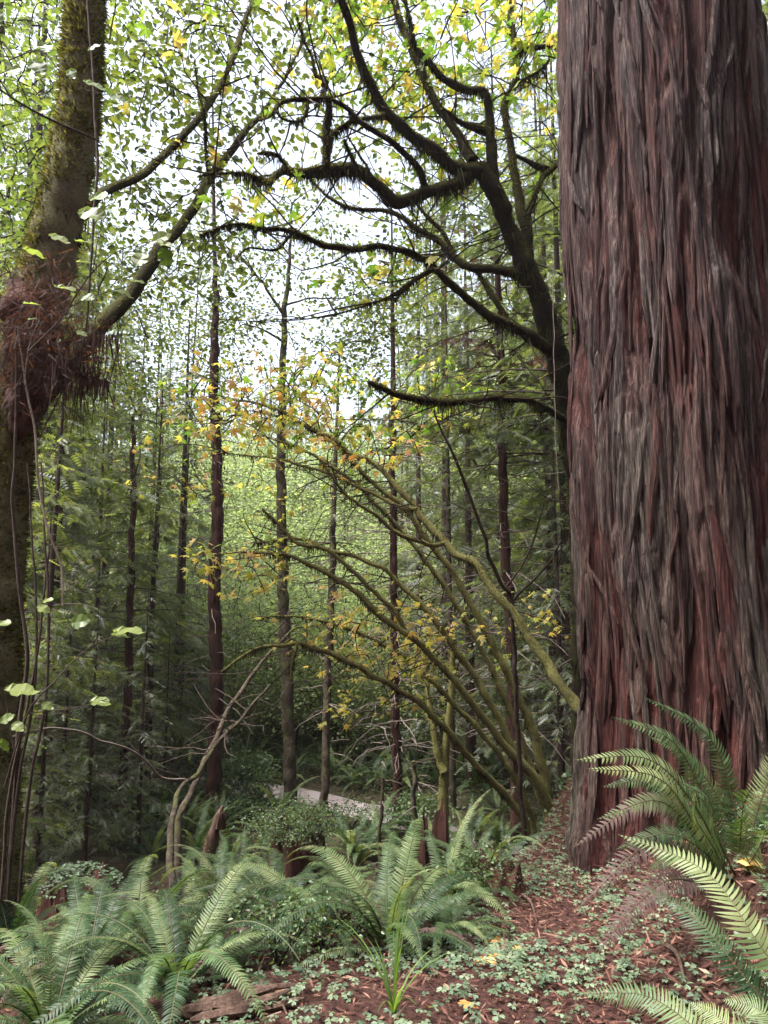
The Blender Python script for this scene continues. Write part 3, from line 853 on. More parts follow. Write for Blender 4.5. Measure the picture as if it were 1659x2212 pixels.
vine('curving bare stem arching low across the fern hollow', [(400, 1684, 7.2, 5), (350, 1679, 7.0, 5), (320, 1649, 6.8, 5), (280, 1619, 6.4, 5), (220, 1601, 5.8, 5), (170, 1581, 5.2, 5), (110, 1574, 4.7, 5), (30, 1590, 4.2, 6)], M['twig_grey'])
vine('long hair-thin vine hanging free beside the giant trunk', [(1192, 560, 5.7, 2), (1196, 700, 5.7, 2), (1199, 900, 5.7, 2), (1206, 1060, 5.7, 1.5)], M['stem_pale'])

# hazel sprig with broad backlit leaves in front
def hazel(label, twigs, leaves, seed):
    rg = rng_(seed)
    P0 = W(*twigs[0][0][:3])
    root = thing('hazel_sprig', label, 'shrub', P0)
    st = MB(); lv = MB()
    for t in twigs:
        P, r = px_path(t, seed=seed); tube(st, P, r, 4)
    st.obj('stem', M['twig'], root, smooth=True)
    for (x, y, Y, ln, ang, tilt, tn) in leaves:
        a = R(ang)
        Xd = np.array([[math.cos(a), rg.normal(0, .35), math.sin(a)]])
        Zn = np.array([[rg.normal(0, .25), -math.sin(R(tilt)), math.cos(R(tilt))]])
        s = .8 * ln * Y / FD
        l1 = MB(); scatter(l1, *SERRATE, W(x, y, Y)[None], Xd, Zn, np.array([s]), np.array([tn]))
        l1.obj('leaf', M['leaf_near'], root)
hazel('broad lime-green leaves on thin twigs before the debris clump',
 [[(60, 760, 3.4, 4), (130, 690, 3.35, 3), (190, 600, 3.3, 3), (250, 545, 3.3, 2), (330, 520, 3.3, 2)], [(150, 660, 3.35, 2.5), (120, 610, 3.3, 2), (90, 545, 3.3, 2)], [(200, 590, 3.3, 2.5), (215, 500, 3.25, 2), (235, 455, 3.25, 2)], [(150, 665, 3.3, 2), (200, 640, 3.3, 2), (290, 615, 3.3, 1.5)]],
 [(48, 536, 3.3, 66, -8, 35, .8), (105, 508, 3.3, 62, -14, 40, .9), (170, 458, 3.3, 90, -12, 55, .75), (200, 425, 3.3, 70, -20, 60, .6), (163, 520, 3.3, 60, -10, 40, .85), (165, 565, 3.3, 46, 2, 30, .9), (118, 618, 3.3, 70, -10, 25, .95), (175, 640, 3.3, 50, -15, 55, .3), (50, 655, 3.3, 48, 4, 20, .9),
  (292, 575, 3.3, 66, 72, 80, .7), (330, 520, 3.3, 55, 25, 70, .85), (352, 535, 3.3, 60, -75, 85, .05), (280, 605, 3.3, 48, -8, 30, .8), (250, 570, 3.3, 50, -25, 40, .9), (165, 716, 3.3, 34, -20, 45, .7), (345, 525, 3.3, 44, -18, 40, .9), (245, 620, 3.3, 60, -22, 30, .8), (60, 690, 3.3, 30, 10, 30, .6)], 3)
hazel('large dark-edged green leaves hanging in at the upper corner',
 [[(-30, 40, 2.8, 3), (20, 130, 2.8, 3), (60, 220, 2.85, 2), (110, 330, 2.9, 2)], [(20, 130, 2.8, 3), (90, 110, 2.85, 2), (150, 180, 2.9, 2), (230, 205, 2.95, 2)]],
 [(-15, 20, 2.8, 75, -70, 70, .3), (0, 130, 2.8, 70, -15, 50, .5), (20, 150, 2.8, 60, -40, 60, .6), (70, 130, 2.8, 70, -50, 60, .3), (95, 95, 2.85, 60, -60, 60, .2), (180, 175, 2.9, 66, -16, 45, .5), (232, 205, 2.95, 62, -12, 50, .45), (235, 225, 2.95, 58, -20, 60, .6), (0, 170, 2.8, 60, -20, 50, .55), (190, 110, 3.0, 44, 30, 60, .2), (150, 150, 2.95, 40, -60, 60, .35)], 4)
hazel('pale and green leaves on low twigs at the leaning trunk foot',
 [[(10, 1700, 3.4, 5), (60, 1540, 3.4, 4), (120, 1470, 3.4, 3), (190, 1400, 3.4, 2), (280, 1362, 3.4, 2)], [(60, 1540, 3.4, 3), (160, 1530, 3.4, 2), (230, 1510, 3.4, 2)], [(30, 1620, 3.4, 3), (20, 1560, 3.4, 2), (10, 1490, 3.4, 2)]],
 [(155, 1345, 3.3, 56, 8, 65, .35), (245, 1363, 3.3, 88, 2, 12, .95), (240, 1371, 3.3, 50, -4, 15, .9), (195, 1512, 3.4, 60, -6, 18, .7), (10, 1490, 3.3, 84, -2, 18, .95), (0, 1560, 3.3, 40, 30, 60, .6), (28, 1562, 3.3, 40, -25, 50, .9), (5, 1595, 3.3, 40, -70, 80, .3), (80, 1310, 3.5, 40, -20, 30, .95), (92, 1300, 3.5, 34, 15, 30, .95), (-10, 1350, 3.4, 50, 10, 30, .7), (90, 1520, 3.4, 34, -20, 40, .6)], 5)

# ------------------------------------------------------------------ leaning mossy stems of the maple thicket
def lean_stem(label, runs, seed, leaves=(), tint=(.3, .95), size=.10, mat='bark_lean', per=5, twigs=22, mossy=520, droop_to=None, tpl=MAPLE_S):
    rg = rng_(seed)
    b = W(*runs[0][0][:3])
    root = thing('leaning_maple', label, 'tree', (b[0], b[1], tz(b[0], b[1])))
    runs = [list(r_) for r_ in runs]
    moss = MB(); tw = MB(); lf = MB(); sk = []
    for i, sp in enumerate(runs):
        P, r = px_path(sp, jit=.03, seed=seed + i)
        if i == 0:
            g = np.array((P[0][0] + .04, P[0][1] + .02, min(P[0][2], tz(P[0][0], P[0][1])) - .15))
            if g[2] < P[0][2] - .05:
                P = np.vstack([g, P]); r = np.concatenate([[r[0] * 1.15], r])
        mbl = MB(); tube(mbl, P, r, 9, .32, .06, seed + i)
        mbl.obj('trunk' if i == 0 else 'limb', M[mat], root, smooth=True)
        if mossy: moss_fringe(moss, P, r, rg, mossy * (.5 + r.mean() * 20), .045)
        sk.append(P)
    if mossy: moss.obj('moss', M['moss'], root)
    skel = np.vstack(sk)
    for i in range(twigs):
        a = skel[rg.integers(len(skel) // 3, len(skel))]
        d = rg.normal(size=3) * np.array((.35, .3, .25)) + np.array((-.25, 0, -.05))
        twig_to(tw, a, a + d, .008, .003, rg, .05)
    if leaves:
        cent = np.vstack([clusters_in_view(rg, *c) for c in leaves])
        leafy(tw, lf, skel, cent, rg, per, .13, size, tpl, tint, twr=.0075)
        lf.obj('crown', M['leaf_maple'], root)
    if tw.n: tw.obj('twigs', M['twig'], root)
    return root

lean_stem('thickest leaning mossy stem springing from behind the giant trunk',
 [ramp_depth([(1300, 1560, 28), (1255, 1535, 26), (1208, 1474, 24), (1183, 1434, 21), (1153, 1389, 20), (1103, 1319, 18), (1058, 1269, 17), (1028, 1224, 17), (988, 1199, 16), (963, 1174, 16), (933, 1139, 15), (898, 1099, 14), (868, 1059, 13), (838, 1029, 12), (798, 994, 11), (758, 979, 10), (718, 949, 9), (668, 924, 8), (608, 889, 6), (560, 872, 5), (480, 858, 3)], 6.1, 7.6),
  ramp_depth([(963, 1174, 11), (933, 1177, 10), (888, 1164, 10), (848, 1144, 9), (818, 1119, 8), (778, 1094, 7), (738, 1054, 6), (693, 994, 4)], 6.75, 6.3),
  ramp_depth([(900, 1100, 9), (863, 1092, 8), (818, 1074, 8), (778, 1054, 7), (728, 1029, 6), (668, 1009, 5), (603, 992, 4), (548, 984, 3), (480, 980, 2)], 6.9, 7.6)],
 41, [(66, 390, 740, 765, 930, 6.4, 8.2), (40, 480, 920, 880, 1020, 6.6, 7.8), (18, 270, 480, 890, 1080, 7.2, 7.8)], (.36, .95), .11, per=5, twigs=26)
lean_stem('tall leaning mossy stem rising behind the red sapling trunk',
 [ramp_depth([(1186, 1730, 22), (1177, 1680, 21), (1167, 1643, 21), (1156, 1596, 20), (1144, 1565, 19), (1132, 1530, 18), (1113, 1488, 17), (1095, 1448, 16), (1071, 1408, 16), (1048, 1362, 15), (1023, 1314, 14), (988, 1254, 13), (958, 1209, 13), (918, 1159, 12), (878, 1104, 11), (838, 1069, 10), (798, 1034, 9), (768, 1004, 8), (728, 964, 7), (683, 934, 6), (618, 904, 5), (548, 889, 3)], 8.6, 8.4)],
 42, [(60, 380, 760, 800, 960, 8.0, 9.0), (80, 640, 1030, 770, 980, 8.0, 9.6)], (.0, .7), .13, per=5)
lean_stem('leaning mossy stem with the longest straight run toward the path',
 [ramp_depth([(1190, 1748, 24), (1184, 1734, 22), (1160, 1690, 20), (1132, 1657, 19), (1109, 1631, 18), (1085, 1605, 17), (1062, 1572, 16), (1034, 1535, 16), (1006, 1502, 16), (978, 1465, 15), (949, 1434, 14), (921, 1406, 14), (903, 1389, 13), (878, 1369, 13), (818, 1329, 13), (768, 1279, 12), (708, 1239, 10), (638, 1207, 8), (583, 1194, 6), (518, 1194, 4)], 8.0, 7.2),
  ramp_depth([(878, 1369, 10), (858, 1329, 10), (818, 1289, 9), (778, 1249, 9), (738, 1214, 9), (698, 1187, 8), (643, 1174, 7), (603, 1134, 6), (568, 1099, 5)], 7.5, 7.2)],
 43, [(26, 420, 620, 1180, 1300, 7.0, 7.8), (22, 700, 1000, 1270, 1420, 7.3, 8.4)], (.45, .85), .11)
lean_stem('slim mossy stem leaning just above its longer neighbour',
 [ramp_depth([(1186, 1752, 20), (1118, 1631, 17), (1099, 1598, 16), (1081, 1561, 15), (1062, 1526, 15), (1038, 1479, 15), (1010, 1437, 14), (987, 1408, 14), (954, 1362, 13), (931, 1326, 13), (907, 1305, 12), (868, 1264, 11), (818, 1224, 10), (758, 1199, 9), (708, 1189, 8), (668, 1169, 7), (618, 1164, 6), (558, 1172, 4)], 8.3, 8.2)],
 44, [(16, 760, 1020, 1240, 1400, 8.0, 9.0), (10, 500, 640, 1080, 1200, 8, 9)], (.4, .75), .115)
lean_stem('lowest leaning mossy stem arching over to the grey alder',
 [ramp_depth([(1135, 1775, 18), (1109, 1737, 16), (1081, 1706, 16), (1057, 1683, 15), (1034, 1661, 14), (1010, 1633, 14), (978, 1594, 13), (949, 1561, 13), (921, 1530, 12), (878, 1499, 12), (828, 1469, 12), (778, 1444, 12), (718, 1414, 12), (668, 1397, 11), (638, 1390, 9), (608, 1394, 8), (558, 1402, 6), (518, 1420, 5), (480, 1450, 3)], 8.2, 7.0),
  ramp_depth([(640, 1392, 7), (632, 1430, 6), (627, 1470, 4)], 7.2, 7.2)],
 45, [(30, 690, 960, 1390, 1560, 7.4, 9.0), (16, 960, 1230, 1280, 1420, 8, 9.4), (8, 560, 680, 1300, 1420, 7, 8)], (.48, .78), .11)
lean_stem('upright forked mossy stem standing by the path end',
 [ramp_depth([(955, 1790, 26), (958, 1720, 22), (960, 1660, 20), (962, 1610, 18), (972, 1540, 16), (976, 1480, 14), (980, 1380, 12)], 9.6, 9.8), ramp_depth([(958, 1670, 17), (940, 1600, 14), (930, 1530, 11), (918, 1440, 8), (910, 1380, 6)], 9.6, 9.9)], 46, twigs=14)
lean_stem('dark thin sapling leaning across the red trunk with two forked shoots',
 [ramp_depth([(1128, 1755, 10), (1120, 1600, 10), (1113, 1435, 10), (1106, 1300, 9), (1083, 1265, 8), (1058, 1200, 8), (1033, 1115, 7), (998, 1030, 7), (968, 965, 6), (938, 885, 4)], 7.8, 6.8),
  ramp_depth([(1103, 1302, 6), (1143, 1260, 5), (1183, 1220, 5), (1213, 1170, 3)], 7.6, 7.2), ramp_depth([(1090, 1275, 5), (1133, 1210, 4), (1163, 1135, 4), (1173, 1085, 2)], 7.55, 7.2)], 47, mat='twig', twigs=16, mossy=0)
lean_stem('thin mossy stem in the middle of the leaning fan',
 [ramp_depth([(1178, 1745, 15), (1120, 1580, 13), (1060, 1440, 12), (1000, 1330, 11), (930, 1225, 10), (850, 1125, 8), (760, 1040, 7), (660, 975, 5), (560, 940, 3)], 9.0, 8.8)], 50, [(24, 520, 820, 920, 1080, 8.6, 9.4)], (.1, .8), .12, twigs=20)
lean_stem('thin low mossy stem crossing under the leaning fan',
 [ramp_depth([(1150, 1765, 14), (1085, 1640, 12), (1000, 1540, 11), (910, 1450, 10), (820, 1390, 8), (730, 1350, 6), (640, 1330, 4), (560, 1335, 3)], 9.2, 8.6)], 51, [(22, 640, 960, 1320, 1460, 8.4, 9.4)], (.4, .8), .125, twigs=20)
# two crossed poles at the hollow
lean_stem('bent bare pole rising from the fern hollow with a pale lower stem',
 [ramp_depth([(372, 1904, 16), (368, 1819, 14), (378, 1739, 12), (398, 1694, 10), (435, 1664, 9), (465, 1614, 9), (515, 1559, 8), (555, 1514, 6), (580, 1484, 4)], 6.2, 8.2), ], 48, mat='bark_alder', twigs=12, mossy=0)
lean_stem('straight dark pole leaning across the tall red trunk',
 [ramp_depth([(386, 1766, 15), (415, 1704, 14), (450, 1629, 12), (490, 1544, 10), (530, 1479, 9), (575, 1420, 7), (640, 1350, 4)], 7.5, 9.5)], 49, mat='bark_alder', twigs=16, mossy=0)

# ------------------------------------------------------------------ conifers
def axis_line(p0, p1):
    p0 = np.asarray(p0, float); p1 = np.asarray(p1, float)
    return lambda z: p0 + (p1 - p0) * ((np.asarray(z, float) - p0[2]) / (p1[2] - p0[2]))[..., None]

def conifer_parts(rg, axis, z0, z1, ztop, Lmax, nb, per, tw_len, tpl, droop=.35, tint=(0, 1), bare=0.0, shape=.75, br=.012, side=None, start=.22):
    """branches (tubes) and flat sprays round a stem axis; z0..z1 is where the branches sit"""
    tb = MB(); nd = MB()
    for i in range(nb):
        z = rg.uniform(z0, z1)
        a = rg.uniform(0, 2 * math.pi) if side is None else rg.normal(side, .6)
        L = Lmax * max(.12, (1 - (z - z0) / max(ztop - z0, .1))) ** shape * rg.uniform(.55, 1.05)
        c = axis(np.array(z))
        d = np.array((math.cos(a), math.sin(a), 0))
        n = 7
        t = np.linspace(0, 1, n)
        up = rg.uniform(-.05, .28)
        wob = rg.normal(size=2) * .06
        P = c + d * (L * t)[:, None] + np.array((-d[1], d[0], 0)) * (L * (wob[0] * np.sin(t * 3) + wob[1] * t * t))[:, None]
        P[:, 2] += L * (up * t - droop * t * t)
        tube(tb, P, br * (L / Lmax + .3) * np.linspace(1, .2, n), 3, cap=False)
        if rg.random() < bare:
            continue
        m = max(3, int(per * L * rg.uniform(.6, 1.2)))
        tt = rg.uniform(start, 1, m)
        k = np.clip((tt * (n - 1)).astype(int), 0, n - 2); f = (tt * (n - 1) - k)[:, None]
        pos = P[k] * (1 - f) + P[k + 1] * f
        sgn = rg.choice([-1, 1], m)
        ang = np.arctan2(d[1], d[0]) + sgn * rg.uniform(.5, 1.15, m) * (1 - .6 * (tt > .93))
        Xd = np.column_stack([np.cos(ang), np.sin(ang), rg.normal(-.55, .35, m)])
        Zn = np.column_stack([rg.normal(size=(m, 2)) * .75, np.ones(m)])
        sz = tw_len * (1.15 - .6 * tt) * rg.uniform(.6, 1.3, m) * (.55 + .45 * L / Lmax)
        b0 = rg.uniform(*tint)
        scatter(nd, *tpl, pos, Xd, Zn, sz, np.clip(b0 + rg.normal(0, .16, m), 0, 1))
    return tb, nd

def dead_twigs(mb, rg, axis, z0, z1, Lmax, nb, sides=3):
    """bare, drooping, kinked lower branches"""
    for i in range(nb):
        z = rg.uniform(z0, z1); a = rg.uniform(0, 2 * math.pi); L = Lmax * rg.uniform(.3, 1)
        c = axis(np.array(z)); d = np.array((math.cos(a), math.sin(a), 0))
        t = np.linspace(0, 1, 6)
        P = c + d * (L * t)[:, None] + rg.normal(size=(6, 3)) * .02 * L
        P[:, 2] += L * (rg.uniform(-.1, .3) * t - rg.uniform(.1, .5) * t * t)
        tube(mb, P, .0115 * np.linspace(1, .25, 6), sides, cap=False)
        for q in range(int(rg.integers(1, 4))):
            k = rg.integers(2, 6); b = P[k]
            e = b + (d * rg.uniform(.1, .4) + rg.normal(size=3) * .25 + np.array((0, 0, -.15))) * L * .5
            twig_to(mb, b, e, .004, .0015, rg, -.1, 4, 3)

def px_trunk(root, pts, mat, seed, sides=14, lump=.10, ext=None, lump_len=.2):
    P, r = px_path(pts, jit=.05, seed=seed)
    P[:, 0] += .10 * (vn(P[:, 2] * .55, np.full(len(P), seed * 1.3), 70) - .5)
    g = np.array((P[0][0], P[0][1], tz(P[0][0], P[0][1]) - .12))
    P = np.vstack([g, P]); r = np.concatenate([[r[0] * 1.25], r])
    if ext is not None:
        d = P[-1] - P[len(P) // 2]; d = d / d[2]
        m = 12
        e = P[-1] + d * np.linspace(0, ext - P[-1][2], m + 1)[1:, None]
        P = np.vstack([P, e]); r = np.concatenate([r, r[-1] * np.linspace(1, .25, m)])
    mbt = MB(); tube(mbt, P, r, sides, lump, lump_len, seed)
    mbt.obj('trunk', mat, root, smooth=True)
    return P

def conifer_px(label, pts, seed, mat, ext, crown, dead=(), name='young_redwood', lump=.10):
    b = W(*pts[0][:3])
    root = thing(name, label, 'tree', (b[0], b[1], tz(b[0], b[1])))
    P = px_trunk(root, pts, mat, seed, ext=ext, lump=lump * 1.6)
    ax = axis_line(P[1], P[-1])
    rg = rng_(seed)
    tb_all = MB(); first = True
    for (mname, kw) in crown:
        tb, nd = conifer_parts(rg, ax, **kw)
        tb.obj('branches', M['twig'], root)
        if nd.n: nd.obj('crown', M[mname], root)
    if dead:
        dt = MB()
        for (z0, z1, L, n) in dead: dead_twigs(dt, rg, ax, z0, z1, L, n)
        dt.obj('dead_branches', M['twig_grey'], root)
    return root

conifer_px('slender dark young conifer with layered green boughs by the hollow', [(264, 1782, 12, 21), (271, 1600, 12, 18), (280, 1300, 12, 15), (286, 1000, 12, 11), (288, 900, 12, 6)], 61, M['bark_young'], None,
 [('needle', dict(z0=.2, z1=4.9, ztop=5.2, Lmax=1.9, nb=62, per=22, tw_len=.30, tpl=SPRAY, droop=.25, tint=(.2, .8)))], dead=[(-1.4, .4, 1.2, 26)])
conifer_px('tall straight red-barked trunk standing just before the path', [(458, 1775, 12.2, 33), (462, 1600, 12.2, 29), (466, 1300, 12.2, 27), (468, 1000, 12.2, 24), (467, 800, 12.2, 20), (465, 650, 12.2, 14), (462, 540, 12.2, 9)], 62, M['bark_young'], 11.5,
 [('needle_cool', dict(z0=4.5, z1=11, ztop=11.6, Lmax=1.5, nb=34, per=12, tw_len=.26, tpl=SPRAY, droop=.3, tint=(.2, .8)))], dead=[(-1, 5, 1.1, 40)])
conifer_px('slim conifer trunk just beside the path bend', [(703, 1795, 11.6, 18), (704, 1600, 11.6, 17), (708, 1400, 11.6, 17), (712, 1250, 11.6, 16), (716, 1120, 11.6, 12)], 63, M['bark_alder'], 6.0,
 [('needle', dict(z0=2.4, z1=5.8, ztop=6.2, Lmax=1.1, nb=18, per=14, tw_len=.24, tpl=SPRAY, droop=.3, tint=(.2, .8)))], dead=[(-1.2, 2.4, .8, 18)])
conifer_px('straight brown trunk rising centrally behind the leaning stems', [(855, 1785, 11.8, 20), (855, 1500, 11.8, 18), (853, 1200, 11.8, 16), (850, 1000, 11.8, 14), (850, 870, 11.8, 12)], 64, M['bark_young'], 8.5,
 [('needle', dict(z0=4.6, z1=8.4, ztop=8.8, Lmax=1.6, nb=26, per=16, tw_len=.27, tpl=SPRAY, droop=.4, tint=(.1, .8)))], dead=[(-1, 4.8, 1.6, 130)])
conifer_px('red-barked trunk nearest the giant with long dark drooping boughs', [(1116, 1752, 11, 26), (1112, 1600, 11, 24), (1103, 1350, 11, 22), (1090, 1100, 11, 20), (1082, 900, 11, 18), (1076, 700, 11, 14), (1072, 560, 11, 11)], 65, M['bark_young'], 11.0,
 [('needle', dict(z0=3.6, z1=10.8, ztop=12.2, Lmax=2.7, nb=150, per=20, tw_len=.30, tpl=SPRAY, droop=.42, tint=(.0, .35))),
  ('needle_dead', dict(z0=4.0, z1=7.4, ztop=11, Lmax=2.4, nb=26, per=18, tw_len=.26, tpl=SPRAY, droop=.4, tint=(0, .7)))], dead=[(-.5, 6, 1.9, 130)])

# alder with mottled trunk
rng = rng_(66)
b = W(628, 1740, 12.6)
aroot = thing('alder_tree', 'mottled grey alder trunk beside the gravel path, forking high up', 'tree', (b[0], b[1], tz(b[0], b[1])))
AP = px_trunk(aroot, [(630, 1738, 12.6, 29), (626, 1600, 12.6, 26), (620, 1400, 12.6, 25), (613, 1200, 12.6, 22), (609, 950, 12.6, 20), (609, 800, 12.6, 16), (611, 670, 12.6, 12), (618, 600, 12.6, 9), (626, 520, 12.6, 6), (630, 440, 12.6, 4)], M['bark_alder'], 66, 16, .12)
sk = [AP[len(AP) // 2:]]
for sp in (ramp_depth([(611, 680, 8), (570, 615, 6), (530, 565, 5), (500, 545, 3), (470, 500, 2)], 12.6, 11.8), ramp_depth([(612, 740, 6), (575, 715, 5), (530, 700, 3)], 12.6, 12), ramp_depth([(614, 660, 5), (665, 645, 4), (725, 645, 3)], 12.6, 12.2),
           ramp_depth([(610, 860, 6), (640, 800, 4), (690, 760, 3)], 12.6, 13), ramp_depth([(612, 980, 5), (560, 930, 4), (500, 900, 2)], 12.6, 13.2)):
    P, r = px_path(sp, jit=.03, seed=4); mbl = MB(); tube(mbl, P, r, 6, .1); mbl.obj('limb', M['bark_alder'], aroot, smooth=True); sk.append(P)
skel = np.vstack(sk); tw = MB(); lf = MB()
cent = np.vstack([clusters_in_view(rng, 75, 450, 860, 540, 780, 11.4, 14), clusters_in_view(rng, 24, 500, 760, 400, 560, 11.8, 13.6)])
leafy(tw, lf, skel, cent, rng, 34, .30, .080, DIAMOND, (.1, .9), twr=.010)
tw.obj('twigs', M['twig'], aroot); lf.obj('crown', M['leaf_green'], aroot)

# conifer behind the giant whose straight boughs fan out past the maple
conifer_px('dark redwood behind the giant with straight boughs fanning out', [(1345, 1700, 9.0, 60), (1340, 1000, 9.0, 54), (1330, 300, 9.0, 48), (1325, -100, 9.0, 44)], 67, M['bark_young'], 14,
 [('needle', dict(z0=3.6, z1=12, ztop=17, Lmax=3.4, nb=120, per=13, tw_len=.30, tpl=SPRAY, droop=.22, tint=(0, .6), br=.022, start=.35))], dead=[(2, 10, 2.6, 46)])

# ------------------------------------------------------------------ templates for the stand behind
def make_conifer(seed, H, z0, Lmax, nb, per, tl, rb, nmat, tint, droop=.35, tpl=SPRAY_FAR, dead=0, deadmat='twig_grey', bark='bark_far', shape=.75):
    rg = rng_(seed)
    root = thing('conifer', 'x', 'tree')
    P = np.column_stack([.12 * (vn(np.linspace(0, 2, 14), np.full(14, seed), 40) - .5), .12 * (vn(np.linspace(0, 2, 14), np.full(14, seed + 9), 41) - .5), np.linspace(-.3, H, 14)])
    tr = MB(); tube(tr, P, rb * np.linspace(1.1, .12, 14), 10, .12, .4, seed)
    tr.obj('trunk', M[bark], root, smooth=True)
    ax = axis_line((0, 0, 0), (0, 0, H))
    tb, nd = conifer_parts(rg, ax, z0, H * .98, H * 1.02, Lmax, nb, per, tl, tpl, droop, tint, shape=shape)
    if dead: dead_twigs(tb, rg, ax, .8, z0 + 2.5, Lmax * .7, dead)
    tb.obj('branches', M[deadmat], root)
    nd.obj('crown', M[nmat], root)
    return root

def make_broadleaf(seed, H, z0, rad, ncl, per, size, mat, tint, rb=.055, spread=.34):
    rg = rng_(seed)
    root = thing('broadleaf_tree', 'x', 'tree')
    P = np.column_stack([.5 * (vn(np.linspace(0, 2, 12), np.full(12, seed), 42) - .5), .5 * (vn(np.linspace(0, 2, 12), np.full(12, seed + 5), 43) - .5), np.linspace(-.3, H * .92, 12)])
    tr = MB(); tube(tr, P, rb * np.linspace(1.1, .15, 12), 8, .1, .3, seed)
    tr.obj('trunk', M['bark_alder'], root, smooth=True)
    tw = MB(); lf = MB()
    u = rg.normal(size=(ncl, 3)); u = unit(u) * (rg.random((ncl, 1)) ** .45)
    cent = u * np.array((rad, rad, (H - z0) / 2)) + np.array((0, 0, (H + z0) / 2))
    leafy(tw, lf, P[4:], cent, rg, per, spread, size, DIAMOND, tint, twr=.011)
    tw.obj('branches', M['twig'], root); lf.obj('crown', M[mat], root)
    return root

T_con = [make_conifer(101, 9, 1.2, 2.0, 95, 15, .36, .09, 'needle', (.2, .9), dead=10),
         make_conifer(102, 12, 1.0, 2.4, 120, 14, .40, .13, 'needle_cool', (.2, .9), dead=14),
         make_conifer(103, 20, 3.0, 3.0, 170, 13, .46, .15, 'needle', (.1, .8), dead=40),
         make_conifer(104, 18, 3.5, 2.8, 150, 13, .46, .17, 'needle_cool', (.1, .8), dead=70)]
T_bro = [make_broadleaf(111, 9, 1.5, 2.6, 150, 44, .095, 'leaf_green', (.15, .95)),
         make_broadleaf(112, 12, 3.0, 3.0, 170, 44, .10, 'leaf_lime', (.1, .95), .06),
         make_broadleaf(113, 5, .4, 2.0, 130, 36, .085, 'leaf_lime', (.1, .9), .04),
         make_broadleaf(114, 13, 6.0, 2.6, 90, 46, .10, 'leaf_green', (.05, .95), .055)]
used = {}
def place(T, x, y, sc=1.0, rz=None, label=None, group=None, rg=random.Random(3)):
    rz = rg.uniform(0, 6.28) if rz is None else rz
    loc = (x, y, tz(x, y) - .05)
    if T.name not in used:
        used[T.name] = 1
        T.location = loc; T.rotation_euler = (0, 0, rz); T.scale = (sc, sc, sc)
        T['label'] = label
        if group: T['group'] = group
        return T
    return copy_tree(T, loc, rz, sc, label, group)

def at_px(dx, Y):
    return (dx - 829.5) / FD * Y / .985, Y
GC = 'conifers of the dense stand beyond the path'
LC = ('bushy green conifer in the dense stand beyond the path', 'grey-green feathery conifer in the dense stand beyond the path', 'tall dark conifer in the dense stand beyond the path', 'tall grey-green conifer with dead lower twigs beyond the path')
GB = 'broadleaf trees beyond the path'
LB = ('green-leaved bushy tree glowing among the conifers beyond the path', 'pale lime-leaved tree glowing beyond the path', 'low lime-leaved thicket tree beyond the path', 'tall thin broadleaf tree with a high crown against the sky')
# (template, sheet x, distance, scale)
con = [(2, 40, 11.5, .9), (0, 20, 8.0, .7), (0, 130, 10.2, .82), (0, 60, 9.2, .8), (0, 345, 13.2, .85), (0, 130, 13, .95), (1, 400, 14.6, .8), (1, 60, 13, .9), (0, 20, 12, 1.1), (2, 90, 17, .8), (2, 1190, 14, .75), (2, 1215, 11.5, .7), (0, 220, 14.5, .9), (0, 350, 15.5, .85), (1, 395, 16.5, .75), (1, 130, 16, 1.0), (2, 20, 17, 1.0), (2, -160, 15, 1.0), (3, 240, 20, .75), (0, 330, 21, .9), (2, 110, 22, .95),
       (3, 960, 16.0, .85), (1, 1010, 14.5, .85), (3, 905, 19, .7), (2, 1180, 17, .9), (1, 1185, 12.5, .8), (0, 1230, 14.5, .9), (3, 1080, 21, .9), (2, 1010, 25, .9), (2, 1240, 22, 1.0), 
       (3, 745, 24, .4), (2, 880, 30, .55), (1, 640, 34, .5), (2, 300, 30, .6), (3, 160, 30, .9), (2, 480, 40, .4), (2, 400, 36, .4), (3, 700, 40, .4), (2, 1120, 34, .95), (2, 1700, 16, 1.0), (2, 1800, 12, 1.0), (3, 40, 34, 1), (2, 570, 46, .45), (2, 660, 50, .45), (3, 780, 48, .5), (2, 360, 48, .5), (2, 250, 44, .7), (3, 470, 54, .5), (2, 880, 52, .7)]
for (k, dx, Y, sc) in con:
    x, y = at_px(dx, Y)
    place(T_con[k], x, y, sc, None, where(dx, Y)[0] + KC[k] + ' ' + where(dx, Y)[1], GC)
bro = [(3, 60, 13, .95), (2, 690, 19, 1.0), (2, 560, 20, 1.0), (2, 620, 16, .9), (2, 520, 17.5, 1.0), (2, 740, 17, 1.0), (2, 810, 21, 1), (2, 660, 23, 1.2), (2, 480, 25, 1.2), (2, 420, 18.5, .9), (2, 860, 16, .8), (0, 960, 24, .8), (3, 330, 18, 1.0), (3, 870, 24, 1.1), (1, 1180, 19, 1), (2, 1140, 15, .9), (1, 20, 19, 1), (2, 330, 19, .9), (2, 560, 30, 1.3), (2, 720, 32, 1.3), (2, 420, 30, 1.3), (0, 640, 27, .7), (3, 960, 13, 1.1), (3, 400, 15, .95)]
rgb_ = random.Random(12)
for i in range(26):
    bro.append((2, rgb_.uniform(400, 1200), rgb_.uniform(15.6, 20), rgb_.uniform(.30, .55)))
for i in range(44):
    dxq = rgb_.uniform(330, 1010) if i < 34 else rgb_.uniform(60, 1240)
    bro.append((2, dxq, rgb_.uniform(17.5, 42), rgb_.uniform(.7, 1.25)))
for (k, dx, Y, sc) in bro:
    x, y = at_px(dx, Y)
    place(T_bro[k], x, y, sc, None, where(dx, Y)[0] + KB[k] + ' ' + where(dx, Y)[1], GB)

